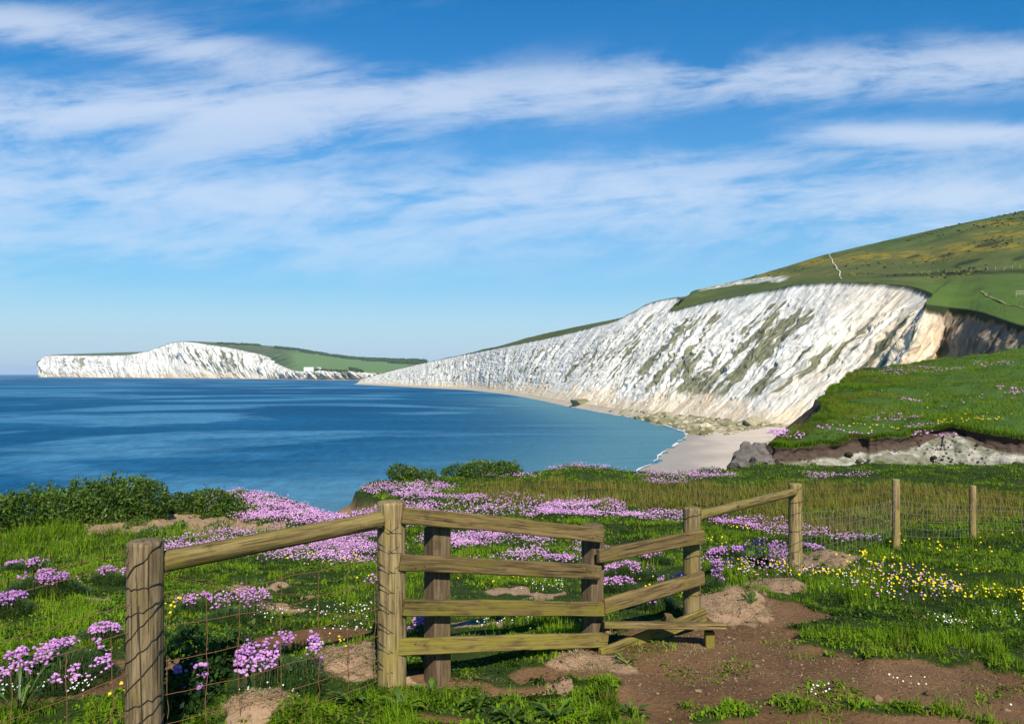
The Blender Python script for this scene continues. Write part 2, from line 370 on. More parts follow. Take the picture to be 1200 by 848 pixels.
# ------------------------------------------------------------------ the coast: chalk cliff and down
def coast(name, cols, ncol, nface, nmid, nsky, amp, vegw, cream_shade_w, mat, px_masks=None, strip=10.0, backdrop=(180, -40), seed=0, base_z=3.0, fine=1.0, shear=.32, bigs=((0, 0), (1, 0)), vfine=1.0, ampw=((0, 1), (1, 1)), capw=((0, 0), (1, 0)), topw=((0, 1), (1, 1))):
    C = []
    for b, t, m, sk in cols:
        p0 = np.array([(b[0] - CX) * b[1] / F, b[1], base_z])
        C.append([p0, W(*t), W(*m), W(*sk)])
    C = np.array(C); k = len(C)
    G = catmull(C, ncol)                                    # ncol,4,3
    tt = np.linspace(0, k - 1, ncol)
    L = np.concatenate([[0], np.cumsum(np.linalg.norm(np.diff(G[:, :2].mean(1)[:, :2], axis=0), axis=1))])
    tan = np.gradient(G[:, 0], axis=0)[:, :2]; tan /= np.linalg.norm(tan, axis=1)[:, None] + 1e-9
    ker = np.ones(41) / 41
    tan = np.stack([np.convolve(np.pad(tan[:, j], 20, 'edge'), ker, 'valid') for j in (0, 1)], 1)
    nrm = np.stack([tan[:, 1], -tan[:, 0]], 1)
    toTop = (G[:, 1] - G[:, 0])[:, :2]; sg = np.sign(-(nrm * toTop).sum(1)); nrm = nrm * np.median(sg)
    nrm /= np.linalg.norm(nrm, axis=1)[:, None] + 1e-9
    rows = []; at = {q: [] for q in ('chalk', 'cream_shade', 'veg', 'sand', 'lush', 'gorse', 'dark')}; uv = []
    zero = np.zeros(ncol); one = np.ones(ncol)
    fl = np.linalg.norm(G[:, 1] - G[:, 0], axis=1)
    def put(P, chalk, cream_shade, veg, sand, lush, gorse, dark, v):
        rows.append(P); uv.append(np.stack([L + shear * .9 * v, v + 0 * L], 1))
        for q, val in zip(at, (chalk, cream_shade, veg, sand, lush, gorse, dark)): at[q].append(val * one)
    for j in range(5):                                      # foreshore strip
        f = j / 5; P = G[:, 0].copy(); P[:, :2] += nrm * (strip * (1 - f))[..., None] if np.ndim(strip) else nrm * strip * (1 - f)
        P[:, 2] = -1.5 + (base_z + 1.5) * f + (fbm(L / 5, zero + j * .7, 3, 9) - .5) * 1.2
        put(P, zero, zero, zero, one, zero, zero, zero, -strip * (1 - f) * one)
    ew = (fbm(L / 14, zero, 4, seed + 5) - .5) * 2          # wander of the cliff-top edge
    ew2 = (fbm(L / 4, zero + 9, 3, seed + 6) - .5) * 2
    bigw = np.interp(tt, *zip(*bigs)); ampk = np.interp(tt, *zip(*ampw)); topk = np.interp(tt, *zip(*topw)); vw = np.interp(tt, *zip(*vegw)); cw = np.interp(tt, *zip(*cream_shade_w))
    for j in range(nface + 1):
        q = j / nface
        P = G[:, 0] * (1 - q) + G[:, 1] * q
        prof = q ** 1.12; P[:, 2] = G[:, 0, 2] * (1 - prof) + G[:, 1, 2] * prof
        v = q * fl
        wx = L + shear * v * (.5 + fbm(L / 45 * fine, v * 0 + 2, 2, seed + 28)) + (fbm(L / 30, v / 40, 3, seed + 1) - .5) * 16
        ws = L + shear * v * (.5 + fbm(L / 45 * fine, v * 0 + 2, 2, seed + 28)) + (fbm(L / 9, v / 9, 3, seed + 21) - .5) * 7
        r1 = 1 - np.abs(fbm(wx / 17, v / 75, 3, seed + 2) * 2 - 1) * 2.2
        r2 = 1 - np.abs(fbm(wx / 6.5, v / 42, 3, seed + 3) * 2 - 1) * 2.2
        r3 = fbm(ws / 2.4 * fine, v / 8 * fine, 4, seed + 4) * 2 - 1
        r4 = np.abs(fbm(ws / 5 * fine, v / 7 * fine, 4, seed + 24) * 2 - 1) * 2 - .5
        big = 1 - np.abs(fbm((L + 10) / 30 * fine, v / 130, 2, seed + 26) * 2 - 1) * 2.4
        env = np.sin(np.pi * np.clip(q * .94 + .03, 0, 1)) ** .6
        dsp = amp * ampk * (1.0 * r1 + .6 * r2 * (.4 + .6 * q) + .75 * r3 - .8 * r4 + bigw * big) * env * (.55 + 1.0 * fbm(L / 70 * fine, v / 50 * fine, 2, seed + 27))
        top = ss(.8, 1, q)
        dsp = dsp + top * amp * (.9 * ew + .5 * ew2) * topk; dsp = dsp * (1 - top * (1 - topk))
        P[:, :2] += nrm * (dsp * .75)[:, None]; P[:, 2] += dsp * .35 * (1 - top)
        vg = fbm(ws / 3.6 * vfine, v / 22 * vfine, 4, seed + 12)
        vg2 = fbm((L + shear * v) / 45 * vfine + 4, v / 55 * vfine, 3, seed + 13)
        lowfade = ss(.05, .3, q) * (1 - ss(.8, .95, q))
        veg = (vg - .5) * 4.4 + (vg2 - .5) * 1.5 + vw - .62
        veg = np.clip(veg, 0, 1) * lowfade
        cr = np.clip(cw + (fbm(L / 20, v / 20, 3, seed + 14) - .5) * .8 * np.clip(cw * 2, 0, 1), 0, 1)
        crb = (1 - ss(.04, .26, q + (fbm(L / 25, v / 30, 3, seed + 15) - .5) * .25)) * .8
        cap = ss(-.02, .02, q - 1 + np.interp(tt, *zip(*capw)) * (.3 + 1.4 * fbm(L / 3, zero + 3, 3, seed + 33)))
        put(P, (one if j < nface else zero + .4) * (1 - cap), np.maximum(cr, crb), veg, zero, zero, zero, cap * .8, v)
    edge_rows = len(rows)
    top_shift = rows[-1] - G[:, 1]
    def hill(A_, B_, n, key, fade):
        for j in range(1, n + 1):
            q = j / n; P = A_ * (1 - q) + B_ * q + top_shift * ((1 - q) if fade else 0)
            v = fl + 200 * q + (0 if fade else 200)
            bump = (fbm(P[:, 0] / 40, P[:, 1] / 60, 4, seed + 30) - .5) * 5 * np.sin(np.pi * q) + (fbm(P[:, 0] / 7, P[:, 1] / 9, 3, seed + 31) - .5) * 1.1 * min(1, q * 8) * min(1, (1 - q) * 3 + (.35 if not fade else 1))
            P[:, 2] += bump
            m = px_masks(P, tt) if px_masks else dict(chalk=zero, lush=zero, gorse=zero, dark=zero)
            put(P, m['chalk'], zero, zero, zero, m['lush'], m['gorse'], m['dark'], v)
    hill(G[:, 1], G[:, 2], nmid, 'mid', True); hill(G[:, 2], G[:, 3], nsky, 'sky', False)
    back = rows[-1].copy(); out = back - rows[-8]; out[:, 2] = 0; out /= np.linalg.norm(out, axis=1)[:, None] + 1e-6
    for f in (.35, 1):
        P = back + out * backdrop[0] * f; P[:, 2] += backdrop[1] * f * f; P[:, 2] = np.maximum(P[:, 2], -5)
        put(P, zero, zero, zero, zero, zero, zero, zero, fl + 500)
    V3 = np.array(rows); nr_ = len(rows)
    me = mesh_np(name, V3.reshape(-1, 3), grid_quads(nr_, ncol), attrs={q: np.array(a) for q, a in at.items()}, uv=np.array(uv).reshape(-1, 2), smooth=True, mat=mat)
    return me, V3, edge_rows, nrm, G

B_ = lambda u, d: (u, d)
cols = [  # base (u, d)   top edge (u, y, d)   mid slope   skyline
    ((1640, 95), (1680, 450, 100), (1640, 345, 260), (1560, 165, 600)),
    ((1420, 124), (1440, 424, 128), (1400, 345, 280), (1440, 190, 620)),
    ((1270, 154), (1295, 404, 160), (1290, 337, 310), (1330, 215, 650)),
    ((1172, 188), (1202, 383, 196), (1210, 328, 330), (1250, 233, 670)),
    ((1122, 230), (1153, 367, 238), (1162, 325, 345), (1212, 244, 685)),
    ((1102, 250), (1134, 363, 258), (1144, 324, 360), (1195, 248, 693)),
    ((1078, 262), (1110, 360, 270), (1131, 323.5, 372), (1180, 251, 700)),
    ((1040, 256), (1084, 356, 264), (1120, 323, 385), (1165, 254, 705)),
    ((990, 282), (1096, 346, 300), (1108, 321, 410), (1130, 261, 720)),
    ((945, 298), (1064, 335, 330), (1082, 319, 450), (1090, 270, 735)),
    ((890, 312), (1000, 331, 360), (1022, 318, 490), (1020, 286, 750)),
    ((840, 340), (942, 333, 395), (965, 322, 530), (965, 299, 770)),
    ((800, 367), (900, 340, 425), (925, 328, 570), (915, 314, 785)),
    ((765, 395), (852, 349, 465), (880, 336, 620), (870, 327, 800)),
    ((740, 426), (812, 358, 505), (845, 343, 640), (835, 335, 800)),
    ((715, 465), (786, 364, 530), (812, 346, 660), (812, 341, 790)),
    ((695, 505), (797, 348, 590), (802, 347.5, 680), (804, 348, 780)),
    ((675, 550), (760, 356, 640), (763, 356.5, 720), (766, 357.5, 800)),
    ((655, 620), (720, 376, 710), (724, 374.0, 780), (730, 371.5, 840)),
    ((620, 774), (655, 393, 860), (662, 388, 930), (672, 383.5, 1000)),
    ((590, 920), (604, 403.5, 1010), (609, 400, 1080), (616, 396.5, 1150)),
    ((548, 1130), (545, 415, 1250), (548, 414.5, 1330), (555, 414, 1400)),
    ((502, 1280), (502, 424, 1420), (504, 424, 1500), (508, 424, 1570)),
    ((455, 1500), (462, 433.5, 1610), (464, 433.5, 1690), (466, 434, 1750)),
    ((418, 1720), (425, 444, 1800), (427, 444, 1850), (429, 444.5, 1900)),
]
gorse_px = [(1150, 290, 60, 7), (1090, 300, 60, 7), (1180, 275, 60, 6), (960, 306, 60, 5), (1020, 300, 40, 5), (900, 322, 40, 3), (1180, 262, 40, 5)]
def hill_masks(P, tt):
    u, y = UV(P); n = fbm(P[:, 0] / 25, P[:, 1] / 25, 4, 88)
    g = np.zeros(len(u))
    for a, b, ra, rb in gorse_px: g = np.maximum(g, 1 - ss(.4, 1.3, np.hypot((u - a) / ra, (y - b) / rb) + (n - .5)))
    scar = ss(816, 824, u) * (1 - ss(912, 925, u + (n - .5) * 14))
    line = np.interp(u, [815, 830, 860, 900, 925], [339.5, 336.5, 332, 327.5, 326])
    scar = scar * (1 - ss(2.2, 3.6, np.abs(y - line) + (n - .5) * 5)) * (.25 + .6 * ss(.40, .58, fbm(P[:, 0] / 5, P[:, 1] / 5, 3, 91)))
    lush = .6 * ss(1060, 1100, u) * ss(326, 336, y + (n - .5) * 18) * (.5 + n)
    lush = np.maximum(lush, .35 * ss(1000, 1150, u) * ss(300, 330, y))
    road = np.interp(u, [930, 1000, 1100, 1200, 1400], [325, 324.5, 321, 318, 312])
    dark = (1 - ss(1.0, 3.0, np.abs(y - road) + (n - .5) * 1.2)) * ss(1000, 1060, u) * .75
    for a, b, ra, rb in [(1135, 307, 22, 3.0), (1160, 286, 14, 2.5), (1070, 301, 12, 2), (1195, 302, 12, 3), (1110, 299, 10, 1.8)]:
        dark = np.maximum(dark, .85 * (1 - ss(.6, 1.2, np.hypot((u - a) / ra, (y - b + (u - a) * .25) / rb) + (n - .5))))
    return dict(chalk=scar, lush=lush, gorse=g * .9, dark=dark)
MC = m_coast('chalk_and_downland')
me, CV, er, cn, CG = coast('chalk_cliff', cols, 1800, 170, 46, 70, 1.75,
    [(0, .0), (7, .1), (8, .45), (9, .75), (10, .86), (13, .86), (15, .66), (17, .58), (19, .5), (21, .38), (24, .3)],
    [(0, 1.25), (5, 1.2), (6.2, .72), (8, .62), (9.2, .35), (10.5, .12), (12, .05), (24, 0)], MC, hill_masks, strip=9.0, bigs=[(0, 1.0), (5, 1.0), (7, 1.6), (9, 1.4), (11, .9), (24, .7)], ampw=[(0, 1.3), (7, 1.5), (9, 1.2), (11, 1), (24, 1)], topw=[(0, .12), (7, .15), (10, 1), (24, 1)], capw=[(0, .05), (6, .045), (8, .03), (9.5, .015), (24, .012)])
tag(link('chalk_down_hill', me), 'white chalk cliff under a steep green down', 'hill', kind='structure')

# far headland and the land behind the bay
fcols = [
    ((47, 5300), (50, 421, 5320), (52, 421, 5400), (54, 421.5, 5500)),
    ((52, 5200), (58, 416.5, 5230), (60, 416, 5350), (62, 416, 5500)),
    ((95, 4900), (100, 416.5, 4960), (102, 415, 5100), (104, 414, 5300)),
    ((140, 4600), (145, 416, 4680), (147, 414, 4800), (150, 412.5, 5100)),
    ((165, 4400), (175, 411, 4500), (177, 410.6, 4700), (180, 411, 4900)),
    ((195, 4200), (201, 402, 4380), (204, 401.5, 4550), (206, 401.5, 4700)),
    ((222, 4000), (219, 400, 4200), (228, 400, 4400), (236, 401, 4700)),
    ((250, 3850), (250, 404, 4000), (268, 402, 4300), (290, 403.5, 4800)),
    ((280, 3650), (282, 409.5, 3800), (300, 405, 4200), (325, 406, 4800)),
    ((305, 3500), (312, 417, 3600), (335, 410, 4100), (360, 411.5, 4700)),
    ((325, 3350), (328, 427, 3420), (355, 418, 3900), (390, 416.5, 4600)),
    ((345, 3150), (345, 434, 3200), (375, 425, 3700), (420, 420, 4500)),
    ((375, 2950), (376, 435.5, 2990), (410, 428, 3500), (455, 421.5, 4400)),
    ((410, 2800), (411, 437, 2840), (440, 431, 3300), (485, 422, 4300)),
    ((455, 2700), (455, 438, 2740), (475, 432, 3200), (510, 424, 4200)),
    ((540, 2650), (540, 438, 2700), (545, 433, 3100), (550, 427, 4100)),
]
def far_masks(P, tt):
    u, y = UV(P); n = fbm(P[:, 0] / 200, P[:, 1] / 200, 4, 188); z = np.zeros(len(u))
    lush = ss(330, 350, u) * ss(411, 415, y + (n - .5) * 3) * .85
    return dict(chalk=z, lush=lush, gorse=z, dark=z)
MF = m_coast('far_chalk_and_fields', ((.060, .105, .035), (.105, .150, .045)), ((.10, .185, .045), (.15, .235, .07)), ts=.11)
me, FV, fer, fn_, FG = coast('far_headland', fcols, 900, 70, 30, 30, 16, [(0, .3), (4, .38), (5, .55), (8, .58), (10, .5), (11, .25), (15, .1)], [(0, 0), (9, .0), (11, .12), (15, .2)], MF, far_masks, strip=30, backdrop=(600, -60), seed=400, base_z=2, fine=.10, vfine=.14, shear=.5, bigs=[(0, 1.2), (15, 1.2)])
tag(link('far_headland_hill', me), 'distant white chalk headland with green fields behind', 'headland', kind='structure')

# ------------------------------------------------------------------ beach, sea, foam
Wl = XY([(560, 118), (640, 132), (700, 152), (744, 179), (772, 220), (790, 255), (803, 288), (798, 312), (772, 352), (738, 410), (700, 490), (664, 600), (636, 720)])
Bl = XY([(1330, 100), (1290, 130), (1230, 165), (1160, 200), (1080, 235), (1010, 262), (930, 296), (895, 310), (845, 338), (800, 366), (752, 412), (700, 500), (655, 640)])
nb, mb = 500, 60
Wc = catmull(Wl, nb); Bc = catmull(Bl, nb)
q = np.linspace(-.35, 1.12, mb)[:, None, None]
P2 = Wc[None] * (1 - q) + Bc[None] * q
tb = np.linspace(0, 12, nb)[None] + 0 * q[..., 0]
rocky = ss(6.0, 6.9, tb + (fbm(P2[..., 0] / 9, P2[..., 1] / 14, 3, 5) - .5) * 1.6)
bz = np.where(q[..., 0] < 0, q[..., 0] * 4.5, 3.4 * np.clip(q[..., 0], 0, 1.2) ** 1.25) + (fbm(P2[..., 0] / 6, P2[..., 1] / 9, 3, 7) - .5) * (.25 + 1.3 * rocky)
bz = bz - 6.5 * ss(9.6, 11.6, tb) - 5 * np.clip(q[..., 0] - 1, 0, 1) * 10 * .5
wet = 1 - ss(.06, .34, q[..., 0] + (fbm(P2[..., 0] / 8, P2[..., 1] / 16, 3, 6) - .5) * .2)
s = NT('beach_sand'); o = s.obj(); n = s.noise(o, .5, 6); n2 = s.noise(o, .06, 4)
c = s.mix(n, (.50, .405, .295), (.64, .54, .415)); c = s.mix(s.ramp(n2, .4, .65, 0, .4), c, (.40, .32, .245))
c = s.mix(s.math('MULTIPLY', s.attr('wet'), .75), c, (.26, .22, .175))
c = s.mix(s.attr('rocky'), c, s.mix(s.noise(o, .35, 6), (.12, .10, .045), (.42, .35, .23)))
s.color(c); s.rough(s.math('SUBTRACT', .95, s.math('MULTIPLY', s.attr('wet'), .4)), .3); s.bump(s.noise(o, 1.2, 5), .6, .15)
me = mesh_np('beach', np.concatenate([P2, bz[..., None]], -1).reshape(-1, 3), grid_quads(mb, nb), attrs={'wet': wet, 'rocky': rocky}, smooth=True, mat=s.m)
tag(link('beach', me), 'pale sandy cove beach below the chalk cliff', 'beach', kind='structure')

na, nr = 420, 240
ang = np.linspace(-math.pi, math.pi, na); rad = np.exp(np.linspace(math.log(45), math.log(32000), nr))
A, R = np.meshgrid(ang, rad); gx = R * np.sin(A); gy = R * np.cos(A)
dm = np.full(gx.shape, 1e9)
for p in Wc[::4]: dm = np.minimum(dm, np.hypot(gx - p[0], gy - p[1]))
dm2 = np.full(gx.shape, 1e9)
for p in CG[::12, 0]: dm2 = np.minimum(dm2, np.hypot(gx - p[0], gy - p[1]))
shallow = np.exp(-dm / 42) + .35 * np.exp(-dm2 / 140)
s = NT('sea_water'); o = s.obj()
st = s.noise(s.mapping(o, (.004, .0075, 1)), 1.0, 5, .55, 1.2); st2 = s.noise(s.mapping(o, (.0011, .0028, 1)), 1.0, 5, .55, 1.5)
n3 = s.noise(s.mapping(o, (.02, .05, 1)), 1.0, 5, .6, .6)
c = s.mix(s.ramp(st2, .38, .62), (.003, .072, .165), (.007, .118, .250))
slick = s.math('MAXIMUM', s.ramp(st, .50, .61), s.math('MULTIPLY', s.ramp(st2, .54, .66), .6))
c = s.mix(s.math('MULTIPLY', slick, .8), c, (.06, .26, .41))
c = s.mix(s.ramp(n3, .45, .75, 0, .5), c, (.002, .048, .105))
n4 = s.noise(s.mapping(o, (.35, .11, 1)), 1.0, 5, .75, .3)
c = s.mix(s.ramp(n4, .35, .62, .55, 0), c, (.002, .050, .105))
c = s.mix(s.ramp(n4, .58, .72, 0, .35), c, (.04, .22, .36))
c = s.mix(s.ramp(s.attr('shallow'), .12, .95, 0, .95), c, (.085, .215, .26))
wv = s.math('ADD', s.noise(s.mapping(o, (.5, 1.1, 1)), 1.0, 4, .65, .3), s.math('MULTIPLY', s.noise(s.mapping(o, (.06, .16, 1)), 1.0, 4, .6), 1.5))
s.bump(wv, .9, .8); nrm_ = s.b.inputs['Normal'].links[0].from_socket
df = s.n('ShaderNodeBsdfDiffuse', i_Color=c, i_Normal=nrm_); gl = s.n('ShaderNodeBsdfGlossy', i_Color=(.9, .95, 1, 1), i_Roughness=.28, i_Normal=nrm_)
fr_ = s.math('ADD', .05, s.math('MULTIPLY', slick, .12)); mx = s.n('ShaderNodeMixShader', i_0=fr_)
s.t.links.new(df.outputs[0], mx.inputs[1]); s.t.links.new(gl.outputs[0], mx.inputs[2]); s.t.links.new(mx.outputs[0], s.out.inputs[0])
me = mesh_np('sea', np.stack([gx, gy, 0 * gx], -1).reshape(-1, 3), grid_quads(nr, na)[:, ::-1], attrs={'shallow': shallow}, smooth=True, mat=s.m)
tag(link('sea', me), 'deep blue sea with pale wind streaks', 'sea', kind='structure')

MFOAM = m_plain('foam', (.56, .62, .63), .8, .2, var=.08, scale=.8)
fv, fq = [], []
for off, wid, a, b, sdn in ((.0, .55, 60, 330, 1),):
    idx = np.arange(a, b); L = np.cumsum(np.r_[0, np.linalg.norm(np.diff(Wc[idx], axis=0), axis=1)])
    cen = Wc[idx] * (1 - off) + Bc[idx] * off; dr = Bc[idx] - Wc[idx]; dr /= np.linalg.norm(dr, axis=1)[:, None]
    cen = cen + dr * ((fbm(L / 22, L * 0 + sdn, 3, sdn) - .5) * 3.5)[:, None]
    ww = wid * np.clip((fbm(L / 7, L * 0 + 3, 3, sdn + 9) - .30) * 3, 0.12, 1.2)
    z0 = .10 if off < 0 else .28
    for k in range(len(idx) - 1):
        if ww[k] < .05 and ww[k + 1] < .05: continue
        b0 = len(fv)
        for kk in (k, k + 1):
            fv.append([*(cen[kk] - dr[kk] * ww[kk]), z0]); fv.append([*(cen[kk] + dr[kk] * ww[kk]), z0 + .05])
        fq.append([b0, b0 + 1, b0 + 3, b0 + 2])
tag(link('surf_foam', mesh_np('surf_foam', fv, fq, mat=MFOAM)), 'thin white surf lines along the sandy waterline', 'foam', kind='stuff')

# ------------------------------------------------------------------ rock templates
def ico(sub):
    import bmesh
    bm = bmesh.new(); bmesh.ops.create_icosphere(bm, subdivisions=sub, radius=1); bm.verts.ensure_lookup_table()
    v = np.array([x.co[:] for x in bm.verts]); t = np.array([[x.index for x in f.verts] for f in bm.faces]); bm.free(); return v, t
ICO1, ICO2, ICO3 = ico(1), ico(2), ico(3)

def scatter(tmpl, P, S, rot=True, squash=None, jit=0.0):
    """copies of a small template joined into one array; S scale per copy (n,) or (n,3)"""
    tv, tt_ = tmpl; n = len(P); S = np.asarray(S); S = S[:, None] * np.ones(3) if S.ndim == 1 else S
    a = rng.uniform(0, 2 * np.pi, n) if rot else np.zeros(n); ca, sa_ = np.cos(a), np.sin(a)
    V = tv[None] * S[:, None, :]
    if jit: V = V * (1 + rng.normal(0, jit, (n, len(tv), 1)))
    x = V[..., 0] * ca[:, None] - V[..., 1] * sa_[:, None]; y = V[..., 0] * sa_[:, None] + V[..., 1] * ca[:, None]
    V = np.stack([x, y, V[..., 2]], -1) + np.asarray(P)[:, None, :]
    T = tt_[None] + (np.arange(n) * len(tv))[:, None, None]
    return V.reshape(-1, 3), T.reshape(-1, 3), len(tv)

s = NT('boulder'); o = s.obj(); n = s.noise(o, .9, 5)
c = s.mix(s.attr('rnd'), (.13, .115, .05), (.50, .43, .31)); c = s.mix(s.ramp(n, .45, .65, 0, .6), c, (.16, .17, .045)); s.color(c); s.rough(.9, .2); s.bump(n, .5, .2)
MB_ = s.m
k = rng.integers(200, 498, 4200); qq = rng.beta(1.6, 1.5, 4200) * 1.0 + .0
p = Wc[k] * (1 - qq[:, None]) + Bc[k] * qq[:, None]; u, y = CX + F * p[:, 0] / p[:, 1], 0
keep = (k > 255 + rng.normal(0, 10, len(k))) | ((qq > .86) & (k > 215)); k, qq, p = k[keep], qq[keep], p[keep]
r = np.exp(rng.normal(-.45, .55, len(p))); zz = 3.0 * qq ** 1.2
V_, T_, m = scatter(ICO1, np.column_stack([p, zz + r * .1]), np.column_stack([r * 1.2, r, r * .62]), jit=.16)
rn = np.repeat(np.clip(rng.normal(.45, .3, len(p)), 0, 1), m)
tag(link('shore_boulders', mesh_np('shore_boulders', V_, tris=T_, attrs={'rnd': rn}, mat=MB_)), 'weed-covered boulders strewn along the cliff foot', 'boulders', kind='stuff')

# ------------------------------------------------------------------ right-hand terrace across the gully
tl = [(1010, 122), (985, 104), (966, 90), (960, 83), (968, 77), (950, 70), (930, 62), (912, 57.5), (903, 55.6), (915, 55.2), (950, 56.5), (1000, 58), (1040, 57.6), (1080, 59.6), (1105, 60.6), (1135, 59.2), (1200, 57), (1300, 54), (1450, 51), (1700, 46)]
tk = [(1016, 124), (1022, 124), (1030, 125), (1040, 126), (1050, 127), (1060, 128), (1070, 130), (1085, 132), (1095, 134), (1110, 136), (1130, 140), (1150, 144), (1175, 150), (1200, 155), (1230, 158), (1270, 160), (1320, 160), (1400, 155), (1500, 150), (1750, 140)]
nt_ = 900; TL = catmull(XY(tl), nt_); TK = catmull(XY(tk), nt_)
def HT(x, y):
    return EYE - 4.75 + (y - 57) * .066 + .047 * np.maximum(x - 27, 0) + (fbm(x / 7, y / 9, 3, 301) - .5) * 1.1 + (fbm(x / 1.8, y / 2.4, 3, 302) - .5) * .55
tg = np.gradient(TL, axis=0); tg /= np.linalg.norm(tg, axis=1)[:, None]; tn = np.stack([tg[:, 1], -tg[:, 0]], 1)
if ((TK - TL) * tn).sum() > 0: tn = -tn
Lt = np.concatenate([[0], np.cumsum(np.linalg.norm(np.diff(TL, axis=0), axis=1))])
wob = (fbm(Lt / 3.0, Lt * 0, 4, 310) - .5) * 1.6 + (fbm(Lt / .8, Lt * 0 + 3, 3, 311) - .5) * .6
TL = TL + tn * wob[:, None]
rows = []; soil_shade_rows = []; sandr = []
faces = [(16, -21.5), (9, -9), (5, -5.2), (3.0, -3.4), (2.2, -2.75), (1.5, -2.2), (1.0, -1.75), (.7, -1.45), (.45, -1.25), (.25, -1.15), (.05, -1.0), (-.08, -.85), (-.14, -.7), (-.14, -.5), (-.1, -.33), (-.03, -.18), (.08, -.07), (.10, .0), (.02, .05)]
hl = HT(TL[:, 0], TL[:, 1])
thick = .30 + fbm(Lt / 4, Lt * 0 + 8, 4, 313) * .95
for f, (off, dz) in enumerate(faces):
    w1 = (fbm(Lt / 1.2, Lt * 0 + f * .45, 3, 320) - .5) * min(1.8, .6 + abs(off) * .4)
    P = np.column_stack([TL + tn * (off + w1 * (dz < -.1))[:, None], hl + (dz * thick if dz > -2 else dz)])
    rows.append(P)
    band_ = np.full(nt_, 1.0 if -1.02 <= dz < -.05 else 0.0)
    soil_shade_rows.append(band_); sandr.append(np.full(nt_, 1.0 if dz < -1.02 else 0.0))
nin = 90
for j in range(1, nin + 1):
    q = (j / nin) ** 1.5; xy = TL * (1 - q) + TK * q
    rows.append(np.column_stack([xy, HT(xy[:, 0], xy[:, 1]) + .05 * (1 - q)])); soil_shade_rows.append(np.zeros(nt_)); sandr.append(np.zeros(nt_))
for f in (4, 12):
    rows.append(np.column_stack([TK + np.array([f * .4, f]), HT(TK[:, 0], TK[:, 1]) - f * .9])); soil_shade_rows.append(np.zeros(nt_)); sandr.append(np.zeros(nt_))
s = NT('terrace_turf_and_sand'); o = s.obj(); n = s.noise(o, .5, 5); n2 = s.noise(o, 3.5, 6); n4 = s.noise(s.mapping(o, (1.2, 1.2, 3.5)), 1.0, 6, .65)
g = s.mix(n, (.035, .075, .010), (.080, .145, .020)); g = s.mix(s.ramp(n2, .5, .7, 0, .5), g, (.02, .035, .008))
c = s.mix(s.attr('soil'), g, s.mix(n4, (.030, .022, .017), (.125, .085, .06)))
white = s.mix(s.ramp(n4, .3, .7), (.19, .172, .135), (.45, .41, .335)); white = s.mix(s.ramp(n2, .56, .66, 0, .85), white, (.16, .15, .09)); c = s.mix(s.attr('sand'), c, white)
s.color(c); s.rough(.95, .1); s.bump(s.math('ADD', n2, s.math('MULTIPLY', n4, 1.5)), .7, .2)
left_shade = 1 - ss(9.0, 11.0, np.linspace(0, 19, nt_) + (fbm(Lt / 2, Lt * 0 + 5, 3, 350) - .5) * 2)  # left-facing end takes the dark soil colour to carry its shade
for f in range(len(faces)):
    brk = ss(.46, .60, fbm(Lt / 1.6, Lt * 0 + f * .5, 4, 351)) * .6
    soil_shade_rows[f] = np.maximum(soil_shade_rows[f], left_shade if faces[f][1] < -.05 else 0); sandr[f] = sandr[f] * (1 - left_shade) * (1 - brk)
    soil_shade_rows[f] = np.maximum(soil_shade_rows[f], brk * (faces[f][1] < -1.02))
TV = np.array(rows)
me = mesh_np('terrace', TV.reshape(-1, 3), grid_quads(len(rows), nt_), attrs={'soil': np.array(soil_shade_rows), 'sand': np.array(sandr)}, smooth=True, mat=s.m)
tag(link('terrace_hill', me), 'green slumped terrace with eroded sandy edge across the gully', 'terrace', kind='structure')

# ------------------------------------------------------------------ blades and flowers as arrays
def blades(P, h, wd, lean, az, rnd, dry, two=True):
    n = len(P); a = np.stack([np.cos(az), np.sin(az), 0 * az], 1); b = np.stack([-np.sin(az), np.cos(az), 0 * az], 1); up = np.array([0, 0, 1.0])
    h = h[:, None]; wd = wd[:, None]; lean = lean[:, None]
    if two:
        c1 = P + a * lean * h * .35 + up * h * .6; c2 = P + a * lean * h + up * h * (1 - .35 * np.minimum(lean, 1.6))
        V = np.stack([P - b * wd * .5, P + b * wd * .5, c1 - b * wd * .42, c1 + b * wd * .42, c2], 1)
        i = np.arange(n)[:, None] * 5
        Q = i + np.array([[0, 1, 3, 2]]); T = i + np.array([[2, 3, 4]]); k = 5
    else:
        c2 = P + a * lean * h + up * h
        V = np.stack([P - b * wd * .5, P + b * wd * .5, c2], 1); i = np.arange(n)[:, None] * 3; Q = None; T = i + np.array([[0, 1, 2]]); k = 3
    return V.reshape(-1, 3), Q, T, np.repeat(rnd, k), np.repeat(dry, k)

class Acc:
    def __init__(s): s.v = []; s.q = []; s.t = []; s.r = []; s.d = []; s.n = 0
    def add(s, V, Q, T, r, d):
        s.v.append(V); s.r.append(r); s.d.append(d)
        if Q is not None and len(Q): s.q.append(Q + s.n)
        if T is not None and len(T): s.t.append(T + s.n)
        s.n += len(V)
    def mesh(s, name, mat, smooth=False, off=None):
        v = np.concatenate(s.v)
        if off is not None: v = v - np.asarray(off)
        return mesh_np(name, v, np.concatenate(s.q) if s.q else None, np.concatenate(s.t) if s.t else None, {'rnd': np.concatenate(s.r), 'dry': np.concatenate(s.d)}, smooth, mat)

